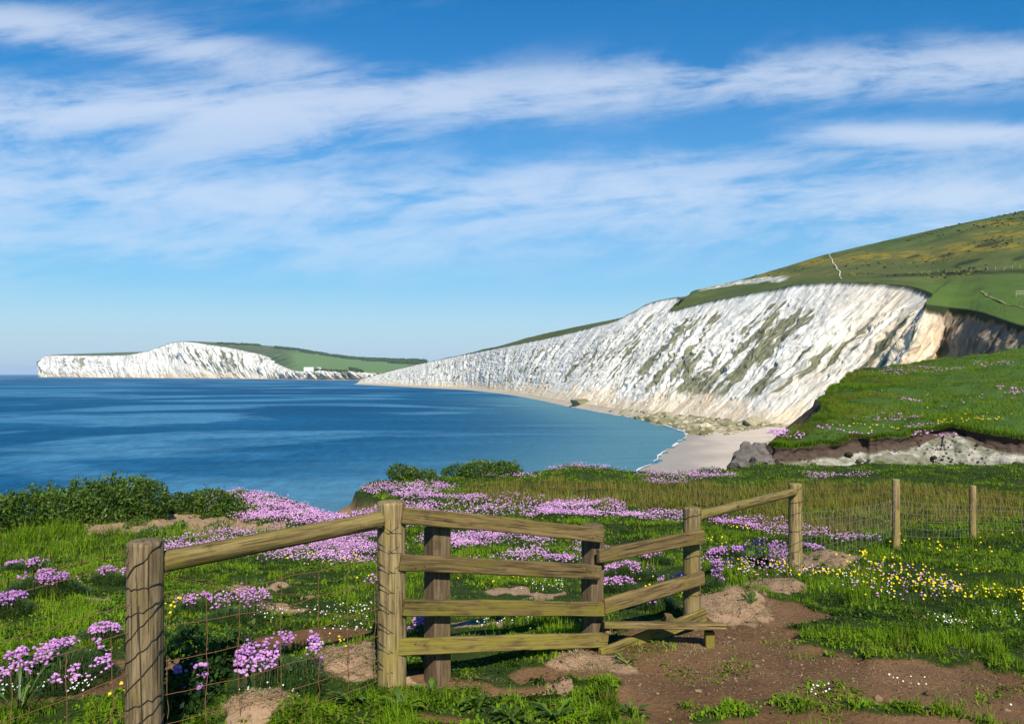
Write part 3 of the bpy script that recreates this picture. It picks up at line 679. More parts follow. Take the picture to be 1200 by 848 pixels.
MGRASS = m_leaf('grass_blades', (.012, .044, .0015), (.165, .275, .010), (.23, .16, .045), .34, .10, .6, patch=.55)
MDRY = m_leaf('straw', (.20, .14, .06), (.42, .32, .17), None, .2, .1, .8)
MCUSH = m_leaf('thrift_leaves', (.018, .048, .010), (.060, .115, .022), (.22, .17, .08), .25)
MPINK = m_leaf('thrift_petals', (.42, .16, .40), (.84, .52, .76), (.46, .21, .56), .30, .1, .8)
MYEL = m_leaf('yellow_petals', (.66, .46, .015), (.85, .68, .03), None, .25, .1, .8)
MWHT = m_leaf('white_petals', (.62, .62, .58), (.85, .85, .82), None, .2, .1, .8)
MBUSH = m_leaf('shrub_leaves', (.022, .058, .007), (.135, .215, .026), (.20, .16, .06), .3, .3, .45)
MTWIG = m_plain('twig', (.12, .085, .05), .9, .1)

tall_px = ellipses([(80, 640, 120, 26), (10, 650, 60, 30)])
olive_px = ellipses([(720, 582, 150, 16), (850, 585, 120, 20), (1000, 590, 140, 24), (600, 575, 60, 8), (1120, 590, 120, 22), (960, 615, 100, 10), (450, 600, 40, 6)])
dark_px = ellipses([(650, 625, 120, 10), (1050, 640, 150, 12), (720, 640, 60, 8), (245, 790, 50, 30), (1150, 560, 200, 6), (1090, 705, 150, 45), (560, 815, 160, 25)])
NG = 760000
u = rng.uniform(-260, 1460, NG); tq = rng.random(NG); a_, b_ = 2.6, 31.5; pw = .35
d = (a_ ** pw + tq * (b_ ** pw - a_ ** pw)) ** (1 / pw); x = (u - CX) * d / F
x = np.where(d < 4, x * 1.35, x)
dd = inside_dist(LAND, x, d); so = soilm(x, d); sa = sandm(x, d)
soil_all = np.maximum(ss(.15, .62, so), ss(.15, .55, sa))
tuft = fbm(x * 5, d * 5, 2, 140)
keep = (dd > .05) & (rng.random(NG) > soil_all * (1.02 - .5 * ss(.52, .70, fbm(x * 3.1, d * 3.1, 4, 145))) ) & (rng.random(NG) < .35 + ss(.3, .55, fbm(x * 2.4, d * 2.4, 3, 141)))
x, d, tuft, so, sa = x[keep], d[keep], tuft[keep], so[keep], sa[keep]
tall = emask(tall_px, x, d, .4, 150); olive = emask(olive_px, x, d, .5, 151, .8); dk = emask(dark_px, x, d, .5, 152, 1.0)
n = len(x); cl_ = fbm(x * 1.6, d * 1.6, 3, 142)
h = (.014 + .095 * ss(.3, .75, tuft) * (.3 + 1.1 * ss(.3, .7, cl_))) * rng.uniform(.6, 1.35, n)
h = h * .82 * (1 + 1.5 * tall) + olive * rng.uniform(.02, .20, n) ** 1.0 * (rng.random(n) < .5)
near_fence = np.exp(-((d - 8 - .6 * (x - 2)) / 1.6) ** 2) * (x > 2)
h = h * (1 - .6 * ss(.1, .5, np.maximum(so, sa))) * (1 + .3 * near_fence)
broad = rng.random(n) < .60 * ss(.35, .6, fbm(x * 1.1, d * 1.1, 3, 144)) * (1 - tall) * (1 - .7 * olive)
wd = np.where(broad, rng.uniform(.009, .018, n), rng.uniform(.0035, .0065, n)) * np.clip(d / 7, 1, 2.6); h = np.where(broad, np.minimum(h, .05) * .9 + .01, h)
lean = np.where(broad, rng.uniform(.5, 1.6, n), np.abs(rng.normal(.35, .35, n)) + .75 * tall * rng.random(n))
fine_ = fbm(x * 7, d * 7, 3, 143)
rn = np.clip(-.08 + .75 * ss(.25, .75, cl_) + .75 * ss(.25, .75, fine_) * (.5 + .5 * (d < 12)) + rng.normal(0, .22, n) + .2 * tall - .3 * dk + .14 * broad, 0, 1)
dry = np.clip(olive * np.clip(rng.normal(.62, .3, n), 0, 1) + (rng.random(n) < .06) * .8 + .3 * ss(.1, .4, np.maximum(so, sa)) * (rng.random(n) < .5), 0, .95)
P = np.column_stack([x, d, H(x, d) - .006]); az = rng.uniform(0, 2 * np.pi, n)
acc = Acc(); nr1 = d < 12
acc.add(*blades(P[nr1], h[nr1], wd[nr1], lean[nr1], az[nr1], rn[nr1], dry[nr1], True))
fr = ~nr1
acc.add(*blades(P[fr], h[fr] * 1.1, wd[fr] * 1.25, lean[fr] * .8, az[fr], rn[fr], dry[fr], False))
tag(link('grass', acc.mesh('grass', MGRASS)), 'short tufted clifftop grass around the fence and stile', 'grass', kind='stuff')

# straw over the bare sandy mounds
acc = Acc(); ns = 16000
e = np.array([q_[:4] for q_ in ellipses([(415, 786, 50, 22), (303, 842, 54, 18), (860, 716, 50, 14), (905, 690, 42, 9), (980, 662, 36, 7), (690, 775, 36, 10), (800, 752, 30, 10), (930, 780, 250, 60), (560, 800, 90, 12)])])
k = rng.choice(len(e), ns, p=[.22, .13, .18, .1, .06, .08, .05, .13, .05]); th = rng.uniform(0, 6.28, ns); rr = np.sqrt(rng.random(ns))
x = e[k, 0] + e[k, 2] * rr * np.cos(th); d = e[k, 1] + e[k, 3] * rr * np.sin(th)
h = rng.uniform(.02, .06, ns); acc.add(*blades(np.column_stack([x, d, H(x, d) - .002]), h * .35, np.full(ns, .0028), rng.uniform(1.5, 3.4, ns), rng.uniform(0, 6.28, ns), rng.random(ns), np.zeros(ns)))
tag(link('dry_grass', acc.mesh('dry_grass', MDRY)), 'dead straw lying over bare earth mounds', 'dry grass', kind='stuff')

# clods and pebbles on the bare earth
nbk = 7000; e = np.array([q_[:4] for q_ in SOIL + SAND]); wgt = e[:, 2] * e[:, 3]; k = rng.choice(len(e), nbk, p=wgt / wgt.sum()); th = rng.uniform(0, 6.28, nbk); rr = np.sqrt(rng.random(nbk)) * 1.1
x = e[k, 0] + e[k, 2] * rr * np.cos(th); d = e[k, 1] + e[k, 3] * rr * np.sin(th); kk = (np.maximum(soilm(x, d), sandm(x, d)) > .5) & (inside_dist(LAND, x, d) > .1); x, d = x[kk], d[kk]
r = np.exp(rng.normal(-5.5, .5, len(x))); V_, T_, m = scatter(ICO1, np.column_stack([x, d, H(x, d) + r * .15]), np.column_stack([r * 1.2, r, r * .7]), jit=.2)
s = NT('earth_clod'); s.color(s.mix(s.attr('rnd'), (.085, .05, .027), (.25, .165, .10))); s.rough(.95, .1)
tag(link('pebbles', mesh_np('pebbles', V_, tris=T_, attrs={'rnd': np.repeat(rng.random(len(x)) ** 2, m)}, mat=s.m)), 'small clods and pebbles on the bare paths', 'pebbles', kind='stuff')

# terrace and bank grass
acc = Acc(); ng = 190000
i = rng.integers(0, nt_, ng); q = rng.random(ng) ** 1.5; xy = TL[i] * (1 - q[:, None]) + TK[i] * q[:, None] ; xy = xy + rng.normal(0, .12, xy.shape) * (q[:, None] > .02)
c_ = fbm(xy[:, 0] / 3.5, xy[:, 1] / 3.5, 4, 330)
h = rng.uniform(.08, .30, ng) * (.15 + 1.5 * ss(.3, .7, c_)); edge_ = rng.random(ng) < .10; xy[edge_] = TL[i[edge_]] + tn[i[edge_]] * rng.uniform(-.4, .16, edge_.sum())[:, None]; h[edge_] = rng.uniform(.12, .4, edge_.sum()); acc.add(*blades(np.column_stack([xy, HT(xy[:, 0], xy[:, 1]) + .02]), h, rng.uniform(.02, .05, ng) * 1.2, np.abs(rng.normal(0, .6, ng)), rng.uniform(0, 6.28, ng), np.clip(ss(.25, .75, c_) * .95 - .12 + rng.normal(0, .2, ng), 0, 1), np.clip((fbm(xy[:, 0] / 5, xy[:, 1] / 6, 3, 335) - .45) * 2.2, 0, .6) * rng.random(ng) + (rng.random(ng) < .06) * .4, False))
tag(link('terrace_grass', acc.mesh('terrace_grass', MGRASS)), 'green turf covering the terrace beyond the gully', 'grass', kind='stuff')

# slumped clods below the terrace edge
nc_ = 150; i = rng.integers(380, nt_ - 60, nc_); off_ = rng.uniform(.2, 2.6, nc_); p = TL[i] + tn[i] * off_[:, None]
zc = hl[i] - np.interp(off_, [.2, .45, .7, 1.0, 1.5, 2.2, 3.0], [.75, .85, 1.0, 1.25, 1.65, 2.2, 2.8]) * np.where(off_ < 1.9, np.minimum(thick[i] + .15, 1.1), 1)
r = np.exp(rng.normal(-2.5, .45, nc_)); V_, T_, m = scatter(ICO2, np.column_stack([p, zc]), np.column_stack([r * 1.3, r, r * .8]), jit=.14)
s = NT('slumped_earth'); s.color(s.mix(s.attr('rnd'), (.030, .026, .016), (.15, .125, .09))); s.rough(.95, .1)
tag(link('earth_clods', mesh_np('earth_clods', V_, tris=T_, attrs={'rnd': np.repeat(rng.random(nc_), m)}, mat=s.m)), 'dark clods slumped below the terrace edge', 'earth clods', kind='stuff')

# flower scatter
def pts_in(lst, dens_px, nmax=200000):
    xs, ys, w_ = [], [], []
    for e_, px in lst:
        cnt = int(dens_px * px[2] * px[3] * 3.14 * (px[4] if len(px) > 4 else 1))
        th = rng.uniform(0, 6.28, cnt); rr = np.sqrt(rng.random(cnt)) * 1.15 * (.8 + .4 * rng.random(cnt))
        xs.append(e_[0] + e_[2] * rr * np.cos(th)); ys.append(e_[1] + e_[3] * rr * np.sin(th))
    x, y = np.concatenate(xs), np.concatenate(ys)
    k = (inside_dist(LAND, x, y) > .05); return x[k], y[k]
pink_px = [(235, 580, 48, 5), (300, 588, 52, 8), (345, 598, 42, 8), (395, 612, 45, 7, 1.2), (440, 622, 36, 8), (300, 628, 46, 6, .6), (385, 640, 62, 10, 1.2), (425, 650, 36, 12), (345, 655, 36, 7, .5), (240, 642, 40, 8, .6),
           (215, 655, 30, 7, .6), (330, 606, 44, 8), (135, 612, 16, 4), (440, 576, 22, 5), (480, 582, 34, 5), (520, 588, 44, 6, .8), (500, 572, 30, 4), (470, 600, 36, 6), (540, 604, 54, 5, .5), (570, 637, 62, 7, 1.1),
           (525, 640, 30, 6), (685, 597, 52, 9, 1.1), (640, 603, 34, 5), (765, 606, 36, 5), (620, 655, 22, 4), (690, 549, 52, 4, 1.3), (790, 558, 36, 5, 1.1), (835, 557, 22, 4), (780, 566, 22, 4), (960, 560, 18, 2), (1000, 560, 30, 2, .4),
           (890, 612, 26, 3), (1000, 637, 24, 4, .5), (420, 690, 20, 5, .25), (280, 715, 30, 8, .25), (600, 560, 30, 3, .6), (560, 620, 30, 4, .4), (820, 610, 30, 4, .6), (700, 655, 30, 6, .4), (490, 612, 30, 6, .8), (925, 622, 40, 8, .4), (655, 640, 30, 5, .4), (600, 590, 60, 8, .25), (610, 665, 60, 10, .12), (900, 675, 60, 12, .12), (1050, 690, 80, 15, .04)]
x, y = pts_in(list(zip(ellipses(pink_px), pink_px)), 1.25)
gap = fbm(x * 2.6, y * 2.6, 3, 160); k = gap > .34 + .16 * rng.random(len(x)); x, y, gap = x[k], y[k], gap[k]
r = .011 * np.clip(y / 11, 1.0, 1.6) * rng.uniform(.75, 1.25, len(x)); zz = H(x, y) + rng.uniform(.05, .13, len(x))
lowp = (np.array([[1, 0, 0], [0, 1, 0], [-1, 0, 0], [0, -1, 0], [0, 0, .8], [0, 0, -.6]], float), np.array([[0, 1, 4], [1, 2, 4], [2, 3, 4], [3, 0, 4], [1, 0, 5], [2, 1, 5], [3, 2, 5], [0, 3, 5]]))
V_, T_, m = scatter(lowp, np.column_stack([x, y, zz]), r, jit=.12)
rn = np.clip(.55 + rng.normal(0, .25, len(x)) + (gap - .5), 0, 1)
acc = Acc(); acc.add(V_, None, T_, np.repeat(rn, m), np.zeros(len(V_)))
tag(link('thrift_carpet', acc.mesh('thrift_carpet', MPINK)), 'drifts of pink sea thrift flowers carpeting the clifftop', 'wildflowers', kind='stuff')
acc = Acc(); n = len(x); acc.add(*blades(np.column_stack([x, y, zz - .10]), np.full(n, .10), np.full(n, .004), rng.uniform(0, .15, n), rng.uniform(0, 6.28, n), rng.random(n) * .6, np.zeros(n), False))
k2 = rng.integers(0, n, 60000); xx = x[k2] + rng.normal(0, .06, 60000); yy = y[k2] + rng.normal(0, .06, 60000)
acc.add(*blades(np.column_stack([xx, yy, H(xx, yy)]), rng.uniform(.03, .09, 60000), np.full(60000, .008), rng.uniform(.1, .8, 60000), rng.uniform(0, 6.28, 60000), rng.random(60000) * .8, np.zeros(60000), False))
tag(link('thrift_foliage', acc.mesh('thrift_foliage', MCUSH)), 'dark cushion leaves and stalks beneath the thrift drifts', 'foliage', kind='stuff')

def petal_disc(k):
    a = np.linspace(0, 2 * np.pi, k, endpoint=False); v = np.concatenate([[[0, 0, .15]], np.column_stack([np.cos(a), np.sin(a), .25 + 0 * a])]); t = np.array([[0, 1 + i, 1 + (i + 1) % k] for i in range(k)]); return v, t
def flowers(name, px, dens, mat, r0, hr, label):
    x, y = pts_in(list(zip(ellipses(px), px)), dens); g = fbm(x * 3, y * 3, 3, 170); k = g > .40 + .1 * rng.random(len(x)); x, y = x[k], y[k]; n = len(x)
    zz = H(x, y) + rng.uniform(*hr, n); r = r0 * rng.uniform(.6, 1.3, n) * np.clip(y / 8, 1, 1.6)
    tv, tt_ = petal_disc(7)
    tv = tv @ np.array(Matrix.Rotation(.75, 3, 'X')).T
    V_, T_, m = scatter((tv, tt_), np.column_stack([x, y, zz]), r, rot=False, jit=.15); acc = Acc()
    acc.add(V_, None, T_, np.repeat(rng.random(n), m), np.zeros(len(V_)))
    tag(link(name, acc.mesh(name, mat)), label, 'wildflowers', kind='stuff')
flowers('yellow_wildflowers', [(980, 685, 50, 16), (955, 672, 20, 10), (1125, 700, 55, 22, 1.1), (1040, 672, 50, 8, .5), (1195, 700, 16, 12), (405, 660, 26, 7, .8), (355, 658, 18, 5), (575, 686, 46, 6), (885, 672, 46, 12), (855, 622, 20, 6, .6), (140, 825, 8, 18, .5),
    (205, 722, 14, 10, .5), (1150, 640, 70, 10, .2), (775, 700, 24, 14, .5), (840, 640, 20, 10, .6), (440, 690, 20, 10, .2), (620, 625, 60, 8, .2), (1090, 680, 90, 20, .25), (785, 765, 14, 8, .6), (395, 775, 14, 8, .4), (1160, 660, 50, 20, .2)], .052, MYEL, .0085, (.05, .12), 'scattered yellow meadow flowers in the turf')
flowers('white_wildflowers', [(40, 790, 44, 18, 1.6), (75, 805, 28, 5, 2), (340, 730, 44, 10, 1.2), (400, 735, 42, 6, 1.2), (640, 690, 32, 8), (1010, 690, 28, 10), (1165, 722, 22, 6), (970, 814, 20, 6, 1.6), (1118, 735, 14, 9, 1.5), (400, 715, 40, 8, .8), (590, 735, 40, 6), (325, 815, 34, 24, .5), (500, 670, 60, 10, .5), (1060, 800, 30, 6, .4), (1180, 838, 20, 5), (20, 800, 30, 20, 1.2)], .055, MWHT, .0048, (.03, .09), 'tiny white daisies scattered in the turf')
# flowers on the terrace
acc = Acc(); acy = Acc()
def on_terrace(u, v):
    d = np.linspace(54, 150, 3000); x = (u - CX) * d / F; z = EYE - (v - HZ) * d / F; k = np.argmax(z <= HT(x, d)); return x[k], d[k]
for (u, v, ru, rv, cnt, yel) in [(920, 509, 22, 5, 420, 0), (1080, 431, 45, 3, 700, 0), (1030, 438, 30, 3, 250, 0), (1170, 425, 25, 3, 200, 0), (1185, 458, 14, 5, 160, 0), (1040, 492, 40, 5, 220, 0), (1095, 512, 25, 3, 160, 0), (1068, 470, 12, 2, 60, 0), (990, 505, 30, 6, 160, 0), (1140, 470, 60, 10, 80, 0), (1125, 494, 26, 3, 170, 1), (1160, 492, 22, 3, 70, 1), (1020, 505, 30, 5, 120, 1), (1100, 475, 80, 20, 120, 1), (1080, 500, 20, 4, 160, 0)]:
    cnt = int(cnt * (.22 if yel else .4)); x0, d0 = on_terrace(u, v); da = abs(on_terrace(u, v - rv)[1] - on_terrace(u, v + rv)[1]) / 2 or 1
    th = rng.uniform(0, 6.28, cnt); rr = np.sqrt(rng.random(cnt)); x = x0 + ru * d0 / F * rr * np.cos(th); d = d0 + da * rr * np.sin(th)
    k = fbm(x * .7, d * .5, 3, 340) > .42; x, d = x[k], d[k]
    V_, T_, m = scatter(lowp, np.column_stack([x, d, HT(x, d) + .15]), rng.uniform(.05, .11, len(x)), jit=.1)
    (acy if yel else acc).add(V_, None, T_, np.repeat(rng.random(len(x)), m), np.zeros(len(V_)))
tag(link('terrace_thrift', acc.mesh('terrace_thrift', MPINK)), 'pink thrift dotted over the terrace beyond the gully', 'wildflowers', kind='stuff')
tag(link('terrace_yellow_flowers', acy.mesh('terrace_yellow_flowers', MYEL)), 'yellow flower patches on the terrace beyond the gully', 'wildflowers', kind='stuff')

# ------------------------------------------------------------------ thrift clumps, each a thing
def thrift(u, v, ru, hc, nhead, purple, label, r0=.0095, spread=.9, stalk=(.035, .085)):
    nhead = int(nhead * 1.9); c = GP(u, v); d = c[1]; rx = ru * d / F; ry = rx * .8
    root = empty('thrift_clump', (c[0], c[1], float(H(c[0], c[1]))))
    tag(root, label, 'flower clump', 'sea thrift clumps on the clifftop'); off = np.array(root.location)
    n = int(np.clip(5200 * rx * ry * 3.14 * 3, 500, 5200)); th = rng.uniform(0, 6.28, n); rr = np.sqrt(rng.random(n)); lx = rx * rr * np.cos(th); ly = ry * rr * np.sin(th)
    dome = lambda q: hc * np.sqrt(np.clip(1 - q ** 2, 0, 1))
    wob = fbm((c[0] + lx) * 9, (c[1] + ly) * 9, 3, 180)
    z = H(c[0] + lx, c[1] + ly) + dome(rr) * (.35 + .9 * wob) * .8 - .01
    acc = Acc(); acc.add(*blades(np.column_stack([c[0] + lx, c[1] + ly, z - .03]), rng.uniform(.04, .09, n), rng.uniform(.0028, .005, n) * max(1, d / 6), np.abs(rr * .9 + rng.normal(0, .3, n)), th + rng.normal(0, .7, n), np.clip(.1 + wob * .9 + rng.normal(0, .2, n), 0, 1), (rng.random(n) < .05) * .8))
    link('leaf_cushion', acc.mesh('leaf_cushion', MCUSH, off=off), root)
    nc = nhead * 3; th = rng.uniform(0, 6.28, nc); rr = np.sqrt(rng.random(nc)) * spread; lx = rx * rr * np.cos(th); ly = ry * rr * np.sin(th) + ry * .15
    sc_ = fbm((c[0] + lx) * 8, (c[1] + ly) * 8, 2, 185) + rng.uniform(0, .2, nc); kk = np.argsort(-sc_)[:nhead]; lx, ly, rr = lx[kk], ly[kk], rr[kk]
    z0 = H(c[0] + lx, c[1] + ly) + dome(rr) * .7; st = rng.uniform(*stalk, nhead); Pn = np.column_stack([c[0] + lx, c[1] + ly, z0 + st])
    r = r0 * rng.uniform(.5, 1.25, nhead) * max(1, d / 8)
    tm = ICO2 if d < 6 else ICO1
    kinds = []
    for m in range(8):                                      # eight kinds of head with its stalk, shared by the clump's heads
        V_ = tm[0] * [1, 1, .8] * (1 + rng.normal(0, .13, (len(tm[0]), 1))) * r0 * max(1, d / 8); hl_ = np.mean(stalk) + .03; k_ = len(V_)
        w_ = .0016 * max(1, d / 6); V_ = np.concatenate([V_, [[-w_, 0, -hl_], [w_, 0, -hl_], [w_, 0, 0], [-w_, 0, 0]]])
        rn = np.r_[np.clip(rng.random() * .75 + rng.normal(0, .12, k_), 0, 1), np.full(4, .5)]; dr = np.r_[np.full(k_, np.clip(purple + rng.normal(0, .15), 0, .9)), np.full(4, .25)]
        me = mesh_np('flower_head', V_, [[k_, k_ + 1, k_ + 2, k_ + 3]], tm[1], {'rnd': rn, 'dry': dr}, False, MPINK); me.materials.append(MCUSH)
        me.polygons[0].material_index = 1; kinds.append(me)
    near = np.argsort(Pn[:, 1])
    for i in near[:100]:
        o = link('flower_head', kinds[rng.integers(8)], root, Pn[i] - off); o.rotation_euler = (0, 0, rng.uniform(0, 6.28)); o.scale = (r[i] / (r0 * max(1, d / 8)),) * 3
    if nhead > 100:
        i = near[100:]; ni = len(i); acc = Acc(); V_, T_, m = scatter(tm, Pn[i], np.column_stack([r[i], r[i], r[i] * .8]), jit=.13)
        acc.add(V_, None, T_, np.clip(np.repeat(rng.random(ni), m) * .75 + rng.normal(0, .12, ni * m), 0, 1), np.repeat(np.clip(purple + rng.normal(0, .15, ni), 0, .9), m))
        link('flower_heads', acc.mesh('flower_heads', MPINK, off=off), root)['kind'] = 'stuff'
thrift(55, 700, 46, .16, 170, .25, 'bushy pink thrift clump at the frame edge, topmost of those beside the left post', spread=.75)
thrift(5, 722, 34, .14, 180, .55, 'deep purple thrift clump cut by the left picture edge')
thrift(62, 790, 70, .13, 230, .15, 'long low thrift clump with white daisies just above the left dirt path', spread=.95)
thrift(325, 812, 56, .18, 170, .18, 'tall stalked pink thrift clump beside the pale earth mound, nearest the gate post', stalk=(.08, .17))
thrift(222, 832, 30, .12, 14, .35, 'sparse dark-leaved thrift with few purple heads, right against the left post', r0=.013, stalk=(.05, .2))
thrift(135, 684, 26, .12, 80, .2, 'pink thrift clump just left of the round rail post')
thrift(275, 728, 36, .10, 46, .1, 'loose faded thrift clump under the round rail, above the left dirt path', stalk=(.08, .2))
thrift(30, 668, 26, .09, 70, .2, 'small pink thrift patch high at the left, above the bushy one', stalk=(.03, .07))
thrift(118, 752, 26, .10, 70, .15, 'low thrift pad spilling over bare sand left of the near post', stalk=(.03, .07))
thrift(225, 716, 24, .10, 60, .15, 'pale thrift pad right behind the near post, below the round rail')
thrift(850, 655, 24, .14, 120, .45, 'compact violet thrift mound between stile post and next fence post')
thrift(898, 668, 34, .14, 150, .35, 'tall mixed pink thrift at the left foot of the fence post by the sandy bank', stalk=(.05, .25))
thrift(945, 650, 24, .12, 90, .35, 'pink thrift clump tucked just right of the fence post by the sandy bank')
thrift(738, 678, 34, .15, 150, .12, 'broad pink thrift clump seen between the upper two angled stile boards')
thrift(722, 694, 28, .12, 110, .2, 'low pink thrift clump touching the inner stile post')
thrift(795, 694, 30, .12, 130, .75, 'dark violet thrift clump showing above the middle angled stile board')
thrift(768, 660, 24, .12, 80, .15, 'small pink thrift clump left of the round stile post')
thrift(868, 618, 34, .10, 110, .25, 'flat pink thrift clump under the pale round rail')
thrift(830, 700, 22, .14, 70, .5, 'upright magenta thrift clump hugging the right side of the round stile post', stalk=(.05, .22))
thrift(660, 660, 24, .10, 80, .1, 'pale thrift clump behind the gap under the gate top board')
thrift(492, 750, 26, .10, 60, .6, 'shaded violet thrift clump behind the lowest gate board')
thrift(770, 716, 20, .10, 40, .5, 'small purple thrift clump behind the lowest angled boards of the stile')

# ------------------------------------------------------------------ shrubs
def shrub(name, lumps, nleaf, leaf, label, cat='shrub', mat=None, group=None, height=None):
    """lumps: (x, y, z, rx, ry, rz) world"""
    mat = mat or MBUSH
    L = np.array(lumps); base = (float(L[:, 0].mean()), float(L[:, 1].mean()), float(H(L[:, 0].mean(), L[:, 1].mean())))
    root = empty(name, base); tag(root, label, cat, group); off = np.array(base)
    vol = L[:, 3] * L[:, 4] * L[:, 5]; k = rng.choice(len(L), nleaf, p=vol ** .67 / (vol ** .67).sum())
    dv = rng.normal(0, 1, (nleaf, 3)); dv /= np.linalg.norm(dv, axis=1)[:, None]; rr = rng.random(nleaf) ** .33 * .55 + .45
    rr = rr * (.85 + .35 * fbm(dv[:, 0] * 3 + k, dv[:, 2] * 3 + dv[:, 1] * 2, 3, 190))
    c = L[k, :3] + dv * rr[:, None] * L[k, 3:]
    ph = fbm(c[:, 0] * 6, c[:, 1] * 6, 2, 195); spr = ph > .62; c[spr, 2] += rng.uniform(0, .26, spr.sum()) * (dv[spr, 2] > .1) * min(1, L[:, 5].mean() * 2)
    g = H(c[:, 0], c[:, 1]); c[:, 2] = np.maximum(c[:, 2], g + .01)
    ax = rng.normal(0, 1, (nleaf, 3)) * .8 + dv * .4 + np.array([0, 0, .5]); ax /= np.linalg.norm(ax, axis=1)[:, None]
    sd_ = np.cross(ax, rng.normal(0, 1, (nleaf, 3))); sd_ /= np.linalg.norm(sd_, axis=1)[:, None] + 1e-9
    s_ = leaf * rng.uniform(.6, 1.4, nleaf)[:, None]
    V = np.stack([c, c + ax * s_ * .5 + sd_ * s_ * .32, c + ax * s_ * 1.1, c + ax * s_ * .5 - sd_ * s_ * .32], 1).reshape(-1, 3)
    Q = np.arange(nleaf)[:, None] * 4 + np.array([[0, 1, 2, 3]])
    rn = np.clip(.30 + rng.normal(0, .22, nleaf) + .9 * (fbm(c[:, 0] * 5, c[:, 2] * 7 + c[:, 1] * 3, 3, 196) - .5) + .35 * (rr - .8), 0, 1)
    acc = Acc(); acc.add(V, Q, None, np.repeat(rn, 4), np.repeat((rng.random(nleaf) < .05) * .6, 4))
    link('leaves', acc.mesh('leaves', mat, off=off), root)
    ns_ = 40; kk = rng.integers(0, len(L), ns_); b0 = np.column_stack([L[kk, 0] + rng.normal(0, .3, ns_) * L[kk, 3], L[kk, 1] + rng.normal(0, .3, ns_) * L[kk, 4]])
    P = np.column_stack([b0, H(b0[:, 0], b0[:, 1]) - .02])
    if L[:, 5].mean() < .15: return root
    acc = Acc(); acc.add(*blades(P, L[kk, 5] * rng.uniform(1.0, 1.9, ns_), np.full(ns_, .014), np.abs(rng.normal(0, .3, ns_)), rng.uniform(0, 6.28, ns_), rng.random(ns_), np.zeros(ns_)))
    link('stems', acc.mesh('stems', MTWIG, off=off), root)
    return root
def lump(u, v, d, ru, hh, depth=None):
    """a leafy lump standing on the ground at distance d, ru pixels wide at each side, hh metres tall"""
    x = (u - CX) * d / F; g = float(H(x, d)); rx = ru * d / F
    return (x, d, g + hh * .42, rx, depth or max(rx * .8, .4), hh * .6)
G1 = 'leafy shrubs along the cliff edge'
shrub('shrub', [lump(-90, 0, 13.9, 60, .74), lump(-30, 0, 14.2, 50, .60), lump(25, 0, 14.6, 46, .56), lump(75, 0, 14.8, 40, .60), lump(50, 0, 15.2, 40, .58)], 20000, .05, 'long dark leafy shrub at the cliff edge, reaching the left picture edge', group=G1)
shrub('shrub', [lump(115, 0, 15.2, 34, .68), lump(150, 0, 15.4, 32, .78), lump(175, 0, 15.3, 22, .70), lump(130, 0, 15.0, 30, .58)], 14000, .05, 'taller ragged shrub with upright shoots, joined to the long dark one', group=G1)
shrub('shrub', [lump(215, 0, 16.3, 26, .40), lump(245, 0, 16.4, 30, .50), lump(268, 0, 16.4, 18, .36)], 9000, .042, 'rounded low green shrub between sand patch and pink flower drift', group=G1)
shrub('shrub', [lump(535, 0, 25.2, 18, .36), lump(560, 0, 25.3, 22, .44), lump(590, 0, 25.4, 22, .42), lump(575, 0, 25.0, 32, .38)], 8000, .058, 'dense dark shrub on the brow against the sea above the gate', group=G1)
shrub('shrub', [lump(468, 0, 24.0, 14, .34), lump(482, 0, 24.1, 10, .28), lump(500, 0, 24.4, 12, .2)], 3600, .055, 'small spiky shrub on the brow left of the dense dark one', group=G1)
for (u, v, d, ru, hh, lb) in [(178, 0, 12.9, 18, .14, 'flat green tuft on the sand just behind the left post'), (255, 0, 14.2, 14, .18, 'small dark plant alone on the pale sand patch'), (207, 0, 14.6, 6, .10, 'tiny plant dotted on the pale sand patch'), (160, 0, 14.4, 8, .12, 'little plant at the left end of the sand patch')]:
    shrub('low_plant', [lump(u, v, d, ru, hh)], 420, .035, lb, 'plant', group='little plants on the sand patch')

def rosette(u, v, r, n, label, wide=.3, up=.55):
    c = GP(u, v); g = float(H(c[0], c[1])); root = empty('leafy_weed', (c[0], c[1], g)); tag(root, label, 'weed', 'broad-leaved weeds by the fence')
    V, Q, rn = [], [], []
    for i in range(n):
        az = rng.uniform(0, 6.28); L_ = r * rng.uniform(.6, 1.15); e = up * rng.uniform(.4, 1.3); a = np.array([math.cos(az), math.sin(az), 0]); b = np.array([-math.sin(az), math.cos(az), 0])
        b0 = len(V); wv_ = rng.uniform(.7, 1.3); c0 = rng.random()
        for t in np.linspace(0, 1, 7):
            p = a * L_ * t + np.array([0, 0, L_ * e * (math.sin(t * 1.9))]) + a * .01
            ww = L_ * wide * math.sin(math.pi * (t * .92 + .06)) ** .8 * wv_ * (.55 + .9 * (int(t * 6 + .01) % 2)) * .42
            V += [p - b * ww + [0, 0, ww * .35], p, p + b * ww + [0, 0, ww * .35]]; rn += [c0] * 3
        for k in range(6):
            for m in (0, 1):
                q0 = b0 + k * 3 + m; Q.append([q0, q0 + 1, q0 + 4, q0 + 3])
    acc = Acc(); acc.add(np.array(V), np.array(Q), None, np.array(rn), np.zeros(len(rn)))
    link('leaves', acc.mesh('leaves', MBUSH, smooth=True), root)
    stm = Acc(); stm.add(*blades(np.zeros((5, 3)), np.full(5, r * .6), np.full(5, .006), rng.uniform(0, .3, 5), rng.uniform(0, 6.28, 5), rng.random(5), np.zeros(5)))
    link('stem', stm.mesh('stem', MCUSH), root)
